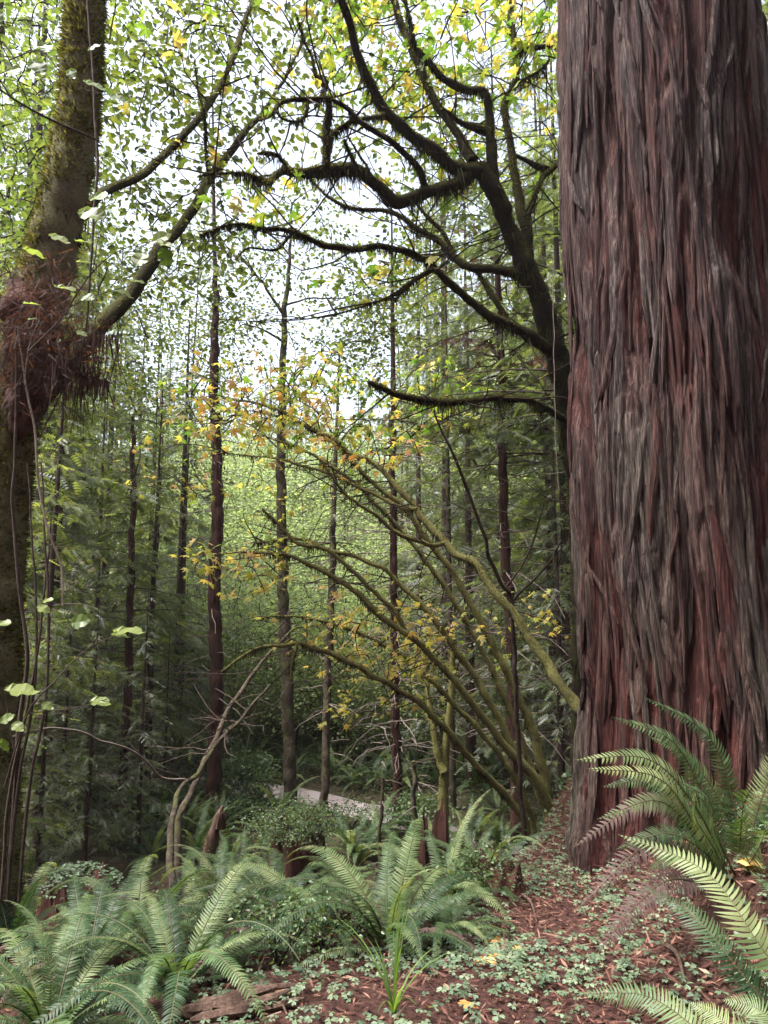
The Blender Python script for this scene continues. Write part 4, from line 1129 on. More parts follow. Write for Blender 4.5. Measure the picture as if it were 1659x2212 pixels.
rgf = random.Random(8)
for i in range(70):
    Y = rgf.uniform(30, 62); dx = rgf.uniform(-40, 1300)
    if 260 < dx < 860: Y += 12
    x, y = at_px(dx, Y); k = rgf.choice((2, 2, 3, 1))
    place(T_con[k], x, y, rgf.uniform(.7, 1.05) * (.5 if 260 < dx < 860 else 1), None, where(dx, Y)[0] + KC[k] + ' ' + where(dx, Y)[1], GC)

# leafy tree close behind the leaning trunk (upper corner)
rng = rng_(71)
b = at_px(-60, 6.5)
nroot = thing('broadleaf_tree', 'bright-leaved tree crowding the corner behind the leaning mossy trunk', 'tree', (b[0], b[1], tz(*b)))
NP = px_trunk(nroot, [(-60, 1500, 6.5, 40), (-50, 1000, 6.5, 34), (-30, 500, 6.5, 26), (-10, 100, 6.5, 18), (10, -200, 6.5, 10)], M['bark_alder'], 71, 10)
tw = MB(); lf = MB()
cent = np.vstack([clusters_in_view(rng, 230, -40, 270, -60, 330, 5.3, 7.6), clusters_in_view(rng, 190, -40, 240, 300, 640, 5.4, 7.6)])
leafy(tw, lf, NP[len(NP) // 3:], cent, rng, 8, .15, .066, OVATE, (.1, .95), twr=.0075)
tw.obj('branches', M['twig'], nroot); lf.obj('crown', M['leaf_near'], nroot)

# ------------------------------------------------------------------ ferns
def frond_mesh(name, e0, e1, length, pairs, pin, seed, mats, hero=False, path=None, bow=.0):
    """one arching fern frond: a stalk and paired leaflets, tapering to the tip"""
    rg = rng_(seed)
    n = pairs + 8
    if path is None:
        t = np.linspace(0, 1, n)
        el = R(e0) + (R(e1) - R(e0)) * t ** 1.25
        ds = length / n
        P = np.zeros((n, 3))
        P[1:, 0] = np.cumsum(np.cos(el[:-1]) * ds); P[1:, 2] = np.cumsum(np.sin(el[:-1]) * ds)
        P[:, 1] = bow * length * t * t
        T = unit(np.gradient(P, axis=0))
        S = unit(np.cross(np.array((0, 1, 0)), T)); S = np.cross(T, S) * -1
        S = unit(np.tile(np.array((0., 1., 0.)), (n, 1)) - T * T[:, 1:2])
    else:
        P = smooth_path(path, n)
        T = unit(np.gradient(P, axis=0))
        S = unit(np.cross(np.array((.05, -.75, .75)), T))
        t = np.linspace(0, 1, n)
        length = np.linalg.norm(np.diff(P, axis=0), axis=1).sum()
    Nn = np.cross(T, S)
    Nn = np.where((Nn[:, 2:3] - Nn[:, 1:2] * (path is not None) < 0), -Nn, Nn)
    mb = MB()
    tube(mb, P, .0042 * (length / .9) * np.linspace(1, .25, n), 4, mat=1, tint=rg.uniform(0, 1), cap=False)
    st = 5
    w0 = length / n * .86
    V = []; F = []
    ks = np.arange(6, n - 1)
    for i in ks:
        q = (i - 6) / (n - 8)
        L = pin * min(1, .45 + q / .16 * .55) * (1 - q ** 2.4) ** .9 * rg.uniform(.92, 1.06) + .004
        for s in (-1, 1):
            if rg.random() < .012: continue
            fw = .16 + .35 * q + rg.normal(0, .05)
            dr = -.10 - .18 * rg.random() + .22 * (1 - q) * .6
            d0 = S[i] * s + T[i] * fw + Nn[i] * (dr + .22)
            d0 = d0 / np.linalg.norm(d0)
            tilt = rg.normal(0, .18)
            wdir = T[i] - d0 * (T[i] @ d0); wdir = wdir / np.linalg.norm(wdir) + Nn[i] * tilt
            b = len(V)
            k = 4 if hero else 3
            for j in range(k):
                u = j / k
                c = P[i] + d0 * (L * u) + T[i] * (L * .16 * u * u) + Nn[i] * (-L * .30 * u * u)
                w = w0 * (1.0, 1.0, .80, .50)[j] * (.5 if False else 1) * (.55 + .45 * (1 - q))
                V.append(c - wdir * w * .5); V.append(c + wdir * w * .5)
            V.append(P[i] + d0 * L + T[i] * (L * .16) + Nn[i] * (-L * .30))
            for j in range(k - 1):
                F.append((b + 2 * j, b + 2 * j + 1, b + 2 * j + 3)); F.append((b + 2 * j, b + 2 * j + 3, b + 2 * j + 2))
            F.append((b + 2 * (k - 1), b + 2 * (k - 1) + 1, b + 2 * k))
    V = np.array(V)
    tint = .12 + .42 * vn(V[:, 0] * 7, V[:, 1] * 7 + V[:, 2] * 7, 50)
    mb.add(V, np.array(F), tint, 0)
    return mb.mesh(name, mats)

FM = [M['fern'], M['rachis']]; FD_ = [M['fern_dead'], M['rachis']]
FR = [frond_mesh('frond', e0, e1, 1.0, 60, .066, 200 + i, FM, True, bow=bw) for i, (e0, e1, bw) in enumerate(
    ((80, -15, .05), (74, -35, -.08), (68, -55, .1), (62, -40, -.05), (55, -60, .06), (48, -50, -.1), (40, -55, .08), (30, -40, -.06), (82, 15, .04), (66, -10, -.12)))]
FRD = [frond_mesh('frond', e0, e1, .9, 38, .06, 230 + i, FD_, False, bow=.1) for i, (e0, e1) in enumerate(((35, -70), (20, -50), (50, -80)))]
FRL = [frond_mesh('frond', e0, e1, 1.0, 34, .072, 240 + i, FM, False, bow=.06) for i, (e0, e1) in enumerate(((78, 0), (66, -25), (52, -40), (40, -45), (84, 20)))]

def fern(loc, size, nf, label, seed, group=None, far=False, dead=1, lean=None, name='sword_fern'):
    rg = random.Random(seed)
    root = thing(name, label, 'fern', loc, group)
    pool = FRL if far else FR
    a0 = rg.uniform(0, 6.28)
    for i in range(nf):
        me = rg.choice(pool if rg.random() < .3 else pool[1:-2] if not far else pool[:-1])
        o = bpy.data.objects.new('frond', me); COL.objects.link(o); o.parent = root
        az = a0 + i * 2.39996 + rg.uniform(-.3, .3)
        o.rotation_euler = (rg.gauss(0, .13), rg.gauss(0, .10), az)
        s = size * rg.uniform(.74, 1.18)
        o.scale = (s, s, s)
        o.location = (.03 * math.cos(az), .03 * math.sin(az), 0)
    for i in range(dead):
        o = bpy.data.objects.new('frond', rg.choice(FRD)); COL.objects.link(o); o.parent = root
        az = rg.uniform(0, 6.28); s = size * rg.uniform(.7, 1.0)
        o.rotation_euler = (rg.gauss(0, .15), 0, az); o.scale = (s, s, s)
        o['label'] = 'withered brown frond'
    return root

def fern_at(dx, dy, Y, *a, dz=0.0, **k):
    p = W(dx, dy, Y)
    return fern((p[0], p[1], tz(p[0], p[1]) + dz), *a, **k)

fern_at(110, 2180, 3.1, .86, 24, 'big sword fern filling the lower corner, fronds fanning upright', 1)
fern_at(385, 2080, 3.35, .80, 22, 'sword fern left of the middle with drooping pale tips above the log', 2, dead=3)
fern_at(300, 2000, 4.1, .82, 20, 'sword fern behind the log fern, in front of the round stump', 3)
fern_at(840, 2010, 3.75, .86, 26, 'large central sword fern spreading over the litter bank', 4, dead=2)
fern_at(600, 1985, 4.2, .80, 22, 'sword fern between the log fern and the large central fern', 5)
fern_at(520, 1930, 4.7, .78, 18, 'sword fern tucked behind, below the broken snag', 6)
fern_at(1040, 1850, 4.75, .62, 13, 'pale-tipped fern at the edge of the litter mound', 7, dz=.02)
fern_at(960, 1890, 4.4, .66, 14, 'fern close behind the large central fern', 8)
fern_at(30, 2010, 4.2, .85, 18, 'sword fern at the edge below the leaning trunk', 9)
fern_at(700, 1930, 5.0, .7, 14, 'small fern behind the central fern beside the shrubby stump', 10)
fern_at(200, 1990, 4.9, .75, 16, 'fern in front of the round dark stump', 11)

MORE = [(620, 1885, 7.2, .8, 'fern hiding the foot of the shrub-crowned stump'), (690, 1880, 7.4, .75, 'fern on the path side of the shrub-crowned stump'), (560, 1850, 8.6, .8, 'fern beyond the shrub-crowned stump toward the tall red trunk'), (480, 2010, 3.9, .72, 'fern crowding between the log fern and the central fern'), (190, 2080, 3.7, .74, 'fern between the corner fern and the log fern'), (690, 1990, 4.0, .74, 'fern touching the near side of the large central fern'), (960, 1980, 3.9, .52, 'small fern on the litter beside the large central fern'),
        (420, 1960, 5.0, .78, 'fern behind the log fern in front of the snag'), (90, 1960, 5.2, .8, 'fern behind the corner fern below the leaning trunk'), (600, 1930, 5.6, .72, 'fern in front of the shrubby red-brown stump'), (800, 1920, 5.2, .72, 'fern directly behind the large central fern'), (900, 1880, 5.6, .7, 'fern behind the central fern facing the path end'), (1010, 1850, 5.6, .62, 'fern beside the mound edge behind the rotten stub'),
        (330, 1940, 5.8, .75, 'fern beside the round dark stump'), (20, 1930, 5.8, .8, 'fern in the dark corner behind the leaning trunk')]
for i, (dx, dy, Y_, sz_, lb) in enumerate(MORE):
    fern_at(dx, dy, Y_, sz_, 16, lb, 700 + i, dead=1 + i % 2)

# the fern at the foot of the giant: fronds laid one by one
hero = thing('sword_fern', 'long-fronded sword fern arching out at the foot of the giant trunk', 'fern', W(1585, 1900, 3.3))
HF = [([(1585, 1890, 3.35), (1520, 1720, 3.35), (1450, 1600, 3.3), (1320, 1548, 3.2)], .075),
      ([(1600, 1880, 3.4), (1585, 1740, 3.45), (1530, 1590, 3.45), (1385, 1502, 3.35)], .072),
      ([(1580, 1895, 3.3), (1500, 1740, 3.2), (1400, 1640, 3.1), (1240, 1642, 3.0)], .075),
      ([(1575, 1900, 3.3), (1500, 1780, 3.15), (1420, 1680, 3.05), (1265, 1660, 2.95)], .072),
      ([(1580, 1905, 3.25), (1540, 1830, 3.1), (1500, 1760, 3.0), (1505, 1690, 2.85)], .07),
      ([(1590, 1900, 3.3), (1600, 1800, 3.25), (1606, 1740, 3.15), (1625, 1700, 2.9)], .075),
      ([(1600, 1890, 3.4), (1640, 1740, 3.35), (1680, 1640, 3.3), (1700, 1570, 3.2)], .08),
      ([(1575, 1905, 3.3), (1500, 1800, 3.15), (1420, 1730, 3.05), (1290, 1770, 2.95)], .07),
      ([(1570, 1910, 3.25), (1520, 1840, 3.1), (1440, 1800, 3.0), (1330, 1835, 2.9)], .07),
      ([(1600, 1900, 3.35), (1680, 1780, 3.2), (1720, 1740, 3.1), (1760, 1760, 3.0)], .08),
      ([(1610, 1905, 3.35), (1660, 1800, 3.3), (1690, 1700, 3.3), (1730, 1620, 3.3)], .08),
      ([(1578, 1900, 3.35), (1490, 1760, 3.3), (1400, 1690, 3.25), (1300, 1700, 3.2)], .07),
      ([(1590, 1895, 3.2), (1545, 1800, 3.0), (1530, 1730, 2.85), (1470, 1690, 2.7)], .075),
      ([(1600, 1895, 3.2), (1640, 1830, 3.0), (1660, 1780, 2.9), (1690, 1800, 2.75)], .08),
      ([(1570, 1910, 3.2), (1500, 1860, 3.05), (1460, 1850, 2.95), (1400, 1880, 2.85)], .07),
      ([(1595, 1890, 3.4), (1570, 1760, 3.45), (1490, 1640, 3.45), (1400, 1590, 3.4)], .07)]
for i, (pp, pin) in enumerate(HF):
    me = frond_mesh('frond', 0, 0, 1, 50, pin, 300 + i, FM, True, path=np.array([W(*q) for q in pp]))
    link('frond', me, hero)
for pp in ([(1570, 1915, 3.2), (1480, 1840, 3.05), (1390, 1830, 2.95), (1250, 1960, 2.85)], [(1560, 1920, 3.1), (1450, 1900, 2.9), (1370, 1960, 2.75), (1290, 2060, 2.6)], [(1575, 1905, 3.3), (1470, 1760, 3.2), (1380, 1740, 3.15), (1240, 1830, 3.1)]):
    o = link('frond', frond_mesh('frond', 0, 0, 1, 40, .075, 330 + int(pp[3][0]) % 7, FD_, True, path=np.array([W(*q) for q in pp])), hero)
    o['label'] = 'withered purple-brown frond'
hero2 = thing('sword_fern', 'fern reaching in low from the edge with two long stiff fronds', 'fern', W(1760, 2210, 2.1))
for i, (pp, pin) in enumerate([([(1770, 2230, 2.1), (1640, 2040, 2.15), (1520, 1880, 2.3), (1335, 1802, 2.5)], .07), ([(1720, 2250, 2.1), (1600, 2100, 2.15), (1500, 1980, 2.25), (1390, 1915, 2.4)], .065), ([(1800, 2200, 2.2), (1750, 2050, 2.3), (1700, 1950, 2.4), (1620, 1880, 2.6)], .06)]):
    link('frond', frond_mesh('frond', 0, 0, 1, 46, pin, 350 + i, FM, True, path=np.array([W(*q) for q in pp])), hero2)
hero3 = thing('sword_fern', 'low fern in the bottom corner with flat spreading fronds', 'fern', W(1700, 2330, 2.0))
for i, (pp, pin) in enumerate([([(1690, 2330, 1.95), (1600, 2240, 1.95), (1540, 2190, 2.0), (1490, 2165, 2.05)], .06), ([(1600, 2330, 2.0), (1500, 2220, 2.1), (1390, 2150, 2.2), (1250, 2148, 2.3)], .055), ([(1720, 2330, 2.0), (1680, 2230, 2.0), (1640, 2180, 2.05), (1560, 2160, 2.1)], .06)]):
    link('frond', frond_mesh('frond', 0, 0, 1, 40, pin, 360 + i, FM, True, path=np.array([W(*q) for q in pp])), hero3)

# ferns of the hollow and beyond the path
rg = random.Random(21)
GH = 'ferns in the shaded hollow'; LH = 'fern in the shaded hollow this side of the path'
hol = [(60, 1900), (20, 1850), (110, 1800), (250, 1830), (330, 1800), (300, 1740), (200, 1760), (130, 1730), (350, 1770), (420, 1850), (30, 1760), (500, 1860), (470, 1800), (560, 1850), (400, 1800), (640, 1880), (80, 1700), (330, 1860), (760, 1850), (810, 1820), (900, 1830), (1010, 1790), (1060, 1800), (780, 1800), (1080, 1760), (1130, 1790), (140, 1700), (190, 1712), (240, 1700), (300, 1706), (340, 1712), (400, 1716), (430, 1740), (100, 1690), (160, 1740), (480, 1752), (520, 1765), (560, 1748), (600, 1768), (640, 1790), (860, 1800), (930, 1812), (990, 1806)]
for i, (dx, dy) in enumerate(hol):
    p = hit(dx, dy)
    if path_dist(p[0], p[1]) < 1.0 and p[1] > 10.5: p = p - np.array((0, 1.0, 0)); p[2] = tz(p[0], p[1])
    fern(p, rg.uniform(.65, .95), rg.randint(13, 18), ('nearer ' if p[1] < 8 else 'farther ') + 'hollow fern, ' + where(dx, 15)[1], 400 + i, GH, far=p[1] > 8, dead=1 if i % 2 else 0)
GP = 'ferns along the far side of the path'; LP = 'fern growing on the far side of the gravel path'
n_ok = 0
spots = [(585, 1722), (680, 1665), (720, 1690), (760, 1700), (800, 1705), (840, 1690), (870, 1700), (910, 1690), (950, 1700), (990, 1690), (1030, 1705), (1070, 1690), (1110, 1700), (740, 1660), (830, 1665), (900, 1660), (980, 1660), (1050, 1660), (1150, 1690), (1200, 1680), (1220, 1650), (690, 1640), (640, 1650), (780, 1640), (1180, 1640), (540, 1670), (500, 1660), (430, 1660), (360, 1670), (940, 1640), (1020, 1635)]
for i, (dx, dy) in enumerate(spots):
    p = hit(dx, dy)
    if path_dist(p[0], p[1]) < .95:
        p = p + np.array((.2, .9, 0)); p[2] = tz(p[0], p[1])
    fern(p, rg.uniform(.7, 1.1), rg.randint(11, 16), ('low fern' if dy > 1680 else 'farther fern') + ' across the path, ' + where(dx, 15)[1] if i else 'lone rounded fern at the path edge beside the grey alder', 500 + i, GP if i else None, far=True, dead=0)

# ------------------------------------------------------------------ shrubs, stumps, snag, log
def shrub(loc, rad, h, n, label, seed, size=.022, mat='huckleberry', group=None, name='huckleberry_shrub'):
    rg = rng_(seed)
    root = thing(name, label, 'shrub', loc, group)
    tw = MB(); lf = MB()
    base = np.array(loc, float)
    sk = []
    for i in range(max(6, n // 8)):
        a = rg.uniform(0, 6.28); e = base + np.array((math.cos(a) * rad * .7, math.sin(a) * rad * .7, h * rg.uniform(.5, .9)))
        sk.append(twig_to(tw, base, e, .006, .003, rg, .15))
    u = unit(rg.normal(size=(n, 3))) * rg.random((n, 1)) ** .4
    cent = base + np.array((0, 0, h * .6)) + u * np.array((rad, rad, h * .45))
    leafy(tw, lf, np.vstack(sk), cent, rg, 12, .06, size, OVATE, (.1, 1), twr=.0025)
    tw.obj('stems', M['twig'], root); lf.obj('foliage', M[mat], root)
    return root

def lump_thing(name, label, cat, loc, rx, ry, h, mat, seed, rough=.25, top=.6, n=44, m=16):
    """stump-like body: ragged ribbed sides, broken top"""
    root = thing(name, label, cat, loc)
    th = np.linspace(0, 2 * math.pi, n, endpoint=False); z = np.linspace(0, 1, m)
    TH, ZZ = np.meshgrid(th, z, indexing='ij')
    prof = 1.45 - .62 * ZZ ** .55
    k = 1 + .16 * (vn(np.cos(TH) * 9 + seed, np.sin(TH) * 9 + ZZ * 2.5, 55) - .5) + rough * (vn(np.cos(TH) * 2.2 + seed, np.sin(TH) * 2.2 + ZZ * .5, 51) - .5) * 2 + rough * .6 * (vn(np.cos(TH) * 6 + seed, np.sin(TH) * 6, 52) - .5)
    zz = ZZ * h * (1 + .55 * (vn(np.cos(TH) * 2.5 + seed, np.sin(TH) * 2.5, 53) - .6) * ZZ ** 2 + .28 * (vn(np.cos(TH) * 7 + seed, np.sin(TH) * 7, 54) - .5) * ZZ ** 2)
    V = np.stack([rx * prof * k * np.cos(TH), ry * prof * k * np.sin(TH), zz - .12], -1)
    i = np.arange(n)[:, None] * m; i2 = ((np.arange(n) + 1) % n)[:, None] * m; j = np.arange(m - 1)[None]
    mbx = MB().add(V.reshape(-1, 3) + np.array(loc, float), np.stack([i + j, i2 + j, i2 + j + 1, i + j + 1], -1).reshape(-1, 4))
    b0 = V[:, -1]
    ring = b0 * np.array((.6, .6, .72))
    c = np.array([[0, 0, b0[:, 2].mean() * .7]])
    mbx.add(np.vstack([b0, ring, c]) + np.array(loc, float), np.array([(q, (q + 1) % n, n + (q + 1) % n, n + q) for q in range(n)]))
    mbx.f[3].append(np.array([(n + q, n + (q + 1) % n, 2 * n) for q in range(n)]) + mbx.n - (2 * n + 1)); mbx.m[3].append(np.zeros(n, np.int32))
    mbx.obj('stump_body', mat, root, smooth=True)
    return root

def trefoils(mb, pos, rg, size, tint=(0, 1), up=.5):
    """three heart-shaped leaflets on each spot"""
    nn = len(pos)
    tpl = (np.array([(0, 0, 0), (.55, -.42, .05), (.95, -.30, -.08), (.80, 0, 0), (.95, .30, -.08), (.55, .42, .05)]), np.array([(0, 1, 2), (0, 2, 3), (0, 3, 4), (0, 4, 5)]))
    a0 = rg.uniform(0, 6.28, nn); tn = rg.uniform(*tint, nn)
    zx = rg.normal(size=(nn, 2)) * .25
    Zn = np.column_stack([zx, np.ones(nn)])
    s = size * rg.uniform(.7, 1.25, nn)
    for k in range(3):
        a = a0 + k * 2.094
        scatter(mb, *tpl, pos, np.column_stack([np.cos(a), np.sin(a), rg.normal(-.12, .12, nn)]), Zn, s, tn)

p = W(165, 1960, 6.4); z0 = tz(p[0], p[1])
st1 = lump_thing('tree_stump', 'round dark stump capped with small leaves in the hollow', 'stump', (p[0], p[1], z0), .30, .28, p[2] - z0 + .36, M['stump'], 3, .2)
rg2 = rng_(31); n = 260
a = rg2.uniform(0, 6.28, n); rr = .36 * np.sqrt(rg2.random(n))
pos = np.column_stack([p[0] + rr * np.cos(a), p[1] + rr * np.sin(a), p[2] + .30 - .30 * (rr / .36) ** 3 * .4 + rg2.uniform(0, .03, n)])
mbx = MB(); trefoils(mbx, pos, rg2, .022, (0, .5)); mbx.obj('leaf_cap', M['sorrel'], st1)
p = W(640, 1870, 8.4); z0 = tz(p[0], p[1])
lump_thing('tree_stump', 'red-brown rotten stump crowned by a green huckleberry shrub', 'stump', (p[0], p[1], z0), .30, .28, max(.4, p[2] - z0 + .50), M['stump'], 8, .35)
shrub((p[0] + .05, p[1] - .06, p[2] + .30), .66, .34, 260, 'huckleberry shrub growing on top of the red-brown stump', 32, .028)
p = W(930, 1840, 7.0); z0 = tz(p[0], p[1])
lump_thing('tree_stump', 'small splintered dark stump beside the central fern', 'stump', (p[0], p[1], z0), .12, .12, max(.4, p[2] - z0 + .35), M['stump'], 12, .55)
p = W(1080, 1890, 4.6)
lump_thing('tree_stump', 'low rotten stub on the edge of the litter mound', 'stump', (p[0], p[1], tz(p[0], p[1])), .16, .13, .30, M['stump'], 15, .5)
shrub((p[0] - .12, p[1] - .05, tz(p[0], p[1])), .22, .36, 40, 'small shrub draped over the rotten stub', 33, .020)
for i, (dx, dy, r_, h_, lb) in enumerate(((600, 2090, .24, .30, 'low shrub under the large central fern on its log side'), (700, 2060, .20, .26, 'small-leaved shrub right under the central fern'), (1000, 1960, .2, .24, 'small-leaved shrub on the mound side of the central fern'), (500, 2030, .2, .3, 'low shrub between the log fern and its neighbour'))):
    q = hit(dx, dy); shrub(q, r_, h_, 42, lb, 60 + i, .020)
for i, (dx, dy) in enumerate(((545, 1775), (600, 1790), (760, 1790), (830, 1800), (690, 1800), (480, 1780), (350, 1740), (900, 1800))):
    q = hit(dx, dy); shrub(q, rg.uniform(.3, .5), rg.uniform(.3, .5), 46, 'low leafy shrub near the path edge in the hollow', 80 + i, .034, group='low shrubs near the path edge')

for i, (dx, dy, lb) in enumerate(((492, 1748, 'tall leafy shrub at the path edge by the tall red trunk'), (545, 1752, 'tall leafy shrub between the tall red trunk and the alder'), (905, 1800, 'leafy shrub at the path end by the dark dead post'))):
    q = hit(dx, dy); shrub(q, .55, .95 if i < 2 else .6, 120, lb, 140 + i, .05)
# broken snag
sr = hit(455, 1880); b = W(452, 1868, 6.6)
snag = thing('broken_snag', 'short broken snag with a splintered pale top leaning in the ferns', 'stump', (b[0], b[1], tz(b[0], b[1])))
P, r = px_path([(446, 1890, 6.6, 34), (455, 1830, 6.6, 30), (464, 1790, 6.6, 22), (474, 1760, 6.6, 15), (481, 1741, 6.6, 5)]); P[0, 2] = tz(P[0, 0], P[0, 1]) - .1
mbx = MB(); tube(mbx, P, r, 12, .35, .05, 5); mbx.obj('trunk', M['wood'], snag, smooth=True)
for q in range(4):
    P, r = px_path([(468 + q * 5, 1790, 6.55 + .02 * q, 8), (474 + q * 4, 1762 - q * 3, 6.55, 5), (480 + q * 3, 1742 + q * 9, 6.55, 1.5)])
    mbx = MB(); tube(mbx, P, r, 5, .3); mbx.obj('splinter', M['wood'], snag)
mo = MB(); P, r = px_path([(448, 1880, 6.6, 34), (455, 1830, 6.6, 32), (462, 1800, 6.6, 26)]); moss_fringe(mo, P, r, rng_(9), 900, .03); mo.obj('moss', M['moss'], snag)

# thin dead snag posts by the path
for i, (pts, lb) in enumerate((([(826, 1850, 9.5, 9), (826, 1760, 9.5, 8), (827, 1680, 9.5, 6)], 'thin dead post standing beside the central brown trunk'), ([(903, 1800, 10, 11), (900, 1720, 10, 10), (896, 1640, 10, 8)], 'short dark dead post standing by the path end'))):
    b = W(*pts[0][:3]); o = thing('dead_post', lb, 'stump', (b[0], b[1], tz(b[0], b[1])))
    px_trunk(o, pts, M['bark_alder'], 90 + i, 8, .25)
    dt = MB(); dead_twigs(dt, rng_(90 + i), axis_line((b[0], b[1], tz(b[0], b[1])), (b[0], b[1], .1)), -1.2, 0, .5, 8); dt.obj('dead_branches', M['twig_grey'], o)

# rotting log at the bottom
a = hit(400, 2222); c = hit(560, 2180)
logr = thing('rotting_log', 'split weathered log lying under the ferns at the bottom', 'log', (a + c) / 2)
ax = unit(c - a); sdv = np.array((-ax[1], ax[0], 0))
for q in range(7):
    off = sdv * (-.075 + .025 * q) + np.array((0, 0, .055 - .002 * (q - 3) ** 2 * 3))
    l0 = -.20 + .04 * ((q * 7) % 5); l1 = .16 + .05 * ((q * 3) % 4)
    P = np.array([(a + c) / 2 + off + ax * (l0 + (l1 - l0) * t_) + np.array((0, 0, .012 * math.sin(t_ * 5 + q))) for t_ in (0, .35, .7, 1)])
    mbx = MB(); tube(mbx, smooth_path(P, 16), np.interp(np.linspace(0, 1, 16), [0, .1, .6, .9, 1], [.010, .024, .022, .012, .003]), 7, .6, .05, q + 6)
    mbx.obj('splinter', M['wood'], logr, smooth=False)
# sticks on the floor
for i, (x0, y0, x1, y1, lb) in enumerate(((230, 2190, 300, 2140, 'bare stick propped under the corner fern'), (1130, 1945, 1160, 2000, 'short brown stick on the litter below the rotten stub'), (1440, 2060, 1480, 2130, 'short pale stick on the litter below the giant fern'), (560, 2140, 620, 2205, 'thin stick beside the log end'))):
    a = hit(x0, y0); c = hit(x1, y1); o = thing('fallen_stick', lb, 'stick', a)
    P = np.array([a + (0, 0, .03), (a + c) / 2 + (.01, 0, .05), c + (0, 0, .015)]); mbx = MB(); tube(mbx, smooth_path(P, 10), np.linspace(.011, .004, 10), 6, .3); mbx.obj('stick_body', M['wood'], o, smooth=True)

# grass tuft
g = hit(850, 2215)
gr = thing('grass_tuft', 'tuft of long green grass blades at the bottom middle', 'grass tuft', g)
rg3 = rng_(77)
for i in range(15):
    an = rg3.uniform(0, 6.28); L = rg3.uniform(.22, .5); t = np.linspace(0, 1, 7)
    ln = rg3.uniform(.12, .9)
    c = g + np.column_stack([math.cos(an) * L * ln * t ** 1.6, math.sin(an) * L * ln * t ** 1.6, L * (t - .55 * ln * t ** 2.4)])
    wv_ = .0042 * (1 - t ** 2) + .0005; sd_ = np.array((-math.sin(an), math.cos(an), 0))
    V = np.concatenate([c - sd_ * wv_[:, None], c + sd_ * wv_[:, None]])
    mbx = MB().add(V, np.array([(k, k + 1, 7 + k + 1, 7 + k) for k in range(6)]), rg3.random()); mbx.obj('blade', M['grass'], gr)

# ------------------------------------------------------------------ floor cover
rg4 = rng_(55)
def floor_points(n, dens):
    x = rg4.uniform(-2.2, 3.2, n * 3); y = rg4.uniform(2.2, 8.5, n * 3)
    keep = (rg4.random(n * 3) < dens(x, y)) & (np.abs(x) < .64 * y + .3) & (np.hypot(x - GX, y - GY) > .68)
    x, y = x[keep][:n], y[keep][:n]
    return np.column_stack([x, y, terrain(x, y)])
lit = MB()
P = floor_points(7000, lambda x, y: np.clip(1.1 - .13 * (y - 2.5), .15, 1) * np.clip(.5 + .4 * x, .25, 1))
n = len(P); a = rg4.uniform(0, 6.28, n)
scatter(lit, *SPRAY_NEAR, P + np.column_stack([np.zeros((n, 2)), rg4.uniform(.004, .03, n)]), np.column_stack([np.cos(a), np.sin(a), rg4.normal(0, .22, n)]), np.column_stack([rg4.normal(size=(n, 2)) * .4, np.ones(n)]), np.column_stack([rg4.uniform(.04, .12, n)] * 3) * np.array((1, .55, 1)), rg4.beta(2, 2, n))
P = floor_points(16000, lambda x, y: np.clip(1.1 - .1 * (y - 2.5), .15, 1) * np.clip(.5 + .4 * x, .25, 1))
n = len(P); a = rg4.uniform(0, 6.28, n)
scatter(lit, *DIAMOND, P + np.column_stack([np.zeros((n, 2)), rg4.uniform(.0, .025, n)]), np.column_stack([np.cos(a), np.sin(a), rg4.normal(0, .3, n)]), np.column_stack([rg4.normal(size=(n, 2)) * .5, np.ones(n)]), np.column_stack([rg4.uniform(.02, .06, n), rg4.uniform(.008, .022, n), rg4.uniform(.02, .04, n)]), rg4.beta(1.6, 1.8, n))
tag(lit.obj('litter', M['litter']), 'reddish redwood needles and bark flakes strewn over the bank', 'litter', kind='stuff')
sor = MB()
P = floor_points(6800, lambda x, y: np.clip(1.2 - .2 * (y - 2.4), .0, 1) * np.clip(vn(x * 2.3, y * 2.3, 60) * 2.6 - .55, 0, 1))
trefoils(sor, P + np.column_stack([np.zeros((len(P), 2)), rg4.uniform(.02, .06, len(P))]), rg4, .0225)
tag(sor.obj('ground_cover', M['sorrel']), 'small three-leaved sorrel carpeting the litter bank', 'ground cover', kind='stuff')
# low greenery along the path and in the hollow
und = MB()
x = rg4.uniform(-9, 8, 26000); y = rg4.uniform(6.5, 24, 26000)
pd = np.min(np.hypot(pc[None, ::3, 0] - x[:, None], pc[None, ::3, 1] - y[:, None]), axis=1)
keep = (pd > .58) & (np.abs(x) < .62 * y) & (rg4.random(26000) < np.clip(vn(x * .9, y * .9, 61) * 2.2 - .5, 0, 1))
x, y = x[keep], y[keep]; n = len(x)
a = rg4.uniform(0, 6.28, n)
scatter(und, *OVATE, np.column_stack([x, y, terrain(x, y) + rg4.gamma(1.5, .07, n)]), np.column_stack([np.cos(a), np.sin(a), rg4.normal(0, .3, n)]), np.column_stack([rg4.normal(size=(n, 2)) * .5, np.ones(n)]), rg4.uniform(.03, .085, n), rg4.random(n))
tag(und.obj('undergrowth', M['huckleberry']), 'low mixed greenery covering the hollow floor beside the path', 'undergrowth', kind='stuff')
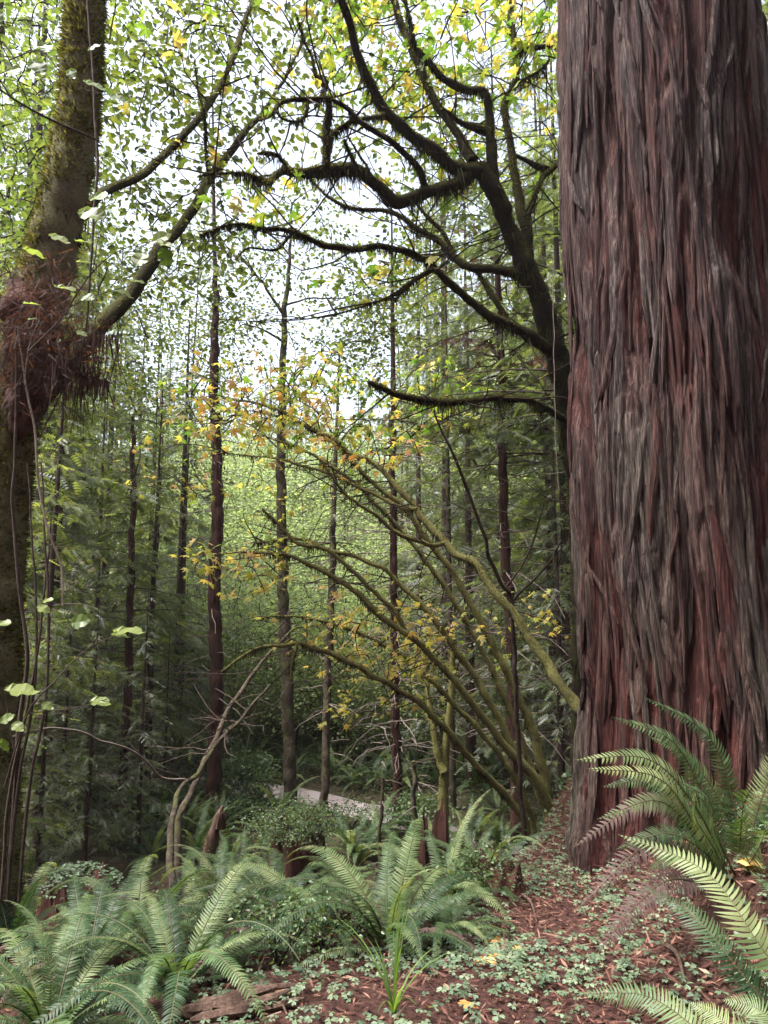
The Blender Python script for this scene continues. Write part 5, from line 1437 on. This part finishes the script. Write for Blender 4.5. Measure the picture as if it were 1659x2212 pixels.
# fallen maple leaves
fl = [(1075, 2050, 'orange maple leaf lying on the litter, uppermost of three', .085, .6), (1050, 2085, 'yellow-orange maple leaf curled on the litter bank', .10, .8), (1120, 2068, 'small orange leaf beside the curled maple leaf', .07, .7), (700, 2035, 'brown curled leaf caught under the central fern', .12, .2), (860, 2005, 'rust-brown leaf lying at the base of the central fern', .11, .1),
      (1630, 1888, 'bright orange maple leaf at the edge below the giant fern', .14, .75), (1290, 1880, 'brown leaf at the foot of the giant trunk', .08, .15), (262, 2010, 'yellow leaf caught in the log fern', .09, .8), (250, 2035, 'tan dry leaf hanging in the log fern', .10, .4), (1010, 2190, 'tan dry leaf at the bottom of the bank', .07, .4), (610, 2165, 'tan leaf beside the log', .07, .5)]
for i, (dx, dy, lb, s, tn) in enumerate(fl):
    q = hit(dx, dy); o = thing('fallen_leaf', lb, 'leaf', q); rr_ = rng_(600 + i); a = rr_.uniform(0, 6.28)
    mbx = MB(); tv = MAPLE[0].copy(); tv[:, 2] += .25 * (tv[:, 1] ** 2) * (1 if i % 2 else -1) + .12 * tv[:, 0] ** 2
    scatter(mbx, tv, MAPLE[1], (q + (0, 0, .035))[None], np.array([[math.cos(a), math.sin(a), .15]]), np.array([[rr_.normal(0, .3), -.35, 1]]), np.array([s * 1.25]), np.array([tn]))
    mbx.obj('blade', M['leaf_fallen'], o)
# ------------------------------------------------------------------ saplings near the hollow
SAP = [(1, 130, 8.6, .30, 'silvery-green redwood sapling low beside the leaning trunk'), (1, 225, 9.6, .30, 'silvery-green redwood sapling in the hollow left of the young conifer'), (1, 60, 10.5, .36, 'redwood sapling deep in the shade behind the leaning trunk'),
       (1, 1195, 10.0, .42, 'silvery redwood sapling between the red trunk and the giant'), (1, 1225, 12.0, .5, 'taller silvery redwood sapling just behind the giant'), (1, 170, 11.6, .34, 'feathery sapling hiding the far bend of the path'), (0, 410, 13.0, .30, 'small green sapling close to the foot of the tall red trunk'), (0, 380, 12.6, .34, 'green conifer sapling left of the tall red trunk'), (1, 330, 10.6, .32, 'feathery sapling before the young conifer'), (0, 520, 15.6, .35, 'green conifer sapling across the path behind the tall red trunk')]
for (k, dx, Y, sc, lb) in SAP:
    x, y = at_px(dx, Y)
    o = place(T_con[k], x, y, sc, None, lb, 'x'); del o['group']; o.name = 'conifer_sapling'

# ------------------------------------------------------------------ hazy air
bm_v = [(x, y, z) for x in (-90, 90) for y in (-40, 140) for z in (-4.5, 46)]
hz = MB().add(bm_v, [(0, 1, 3, 2), (4, 6, 7, 5), (0, 4, 5, 1), (2, 3, 7, 6), (0, 2, 6, 4), (1, 5, 7, 3)])
m, nt, out = mat_new('haze')
pv = N(nt, "ShaderNodeVolumePrincipled")
pv.inputs['Color'].default_value = (.93, .95, 1, 1)
pv.inputs['Density'].default_value = HAZE
pv.inputs['Anisotropy'].default_value = .3
nt.links.new(pv.outputs[0], out.inputs['Volume'])
o = hz.obj('haze', m)
tag(o, 'thin pale haze hanging between the trees', 'haze', kind='stuff')

for o in bpy.data.objects:
    if o.parent is not None and o.name.split('.')[0] in ('twigs', 'branches', 'dead_branches', 'moss', 'crown', 'foliage', 'stems', 'maple_leaves', 'dead_sprays', 'hanging_rootlets', 'leaf_cap'):
        o['kind'] = 'stuff'
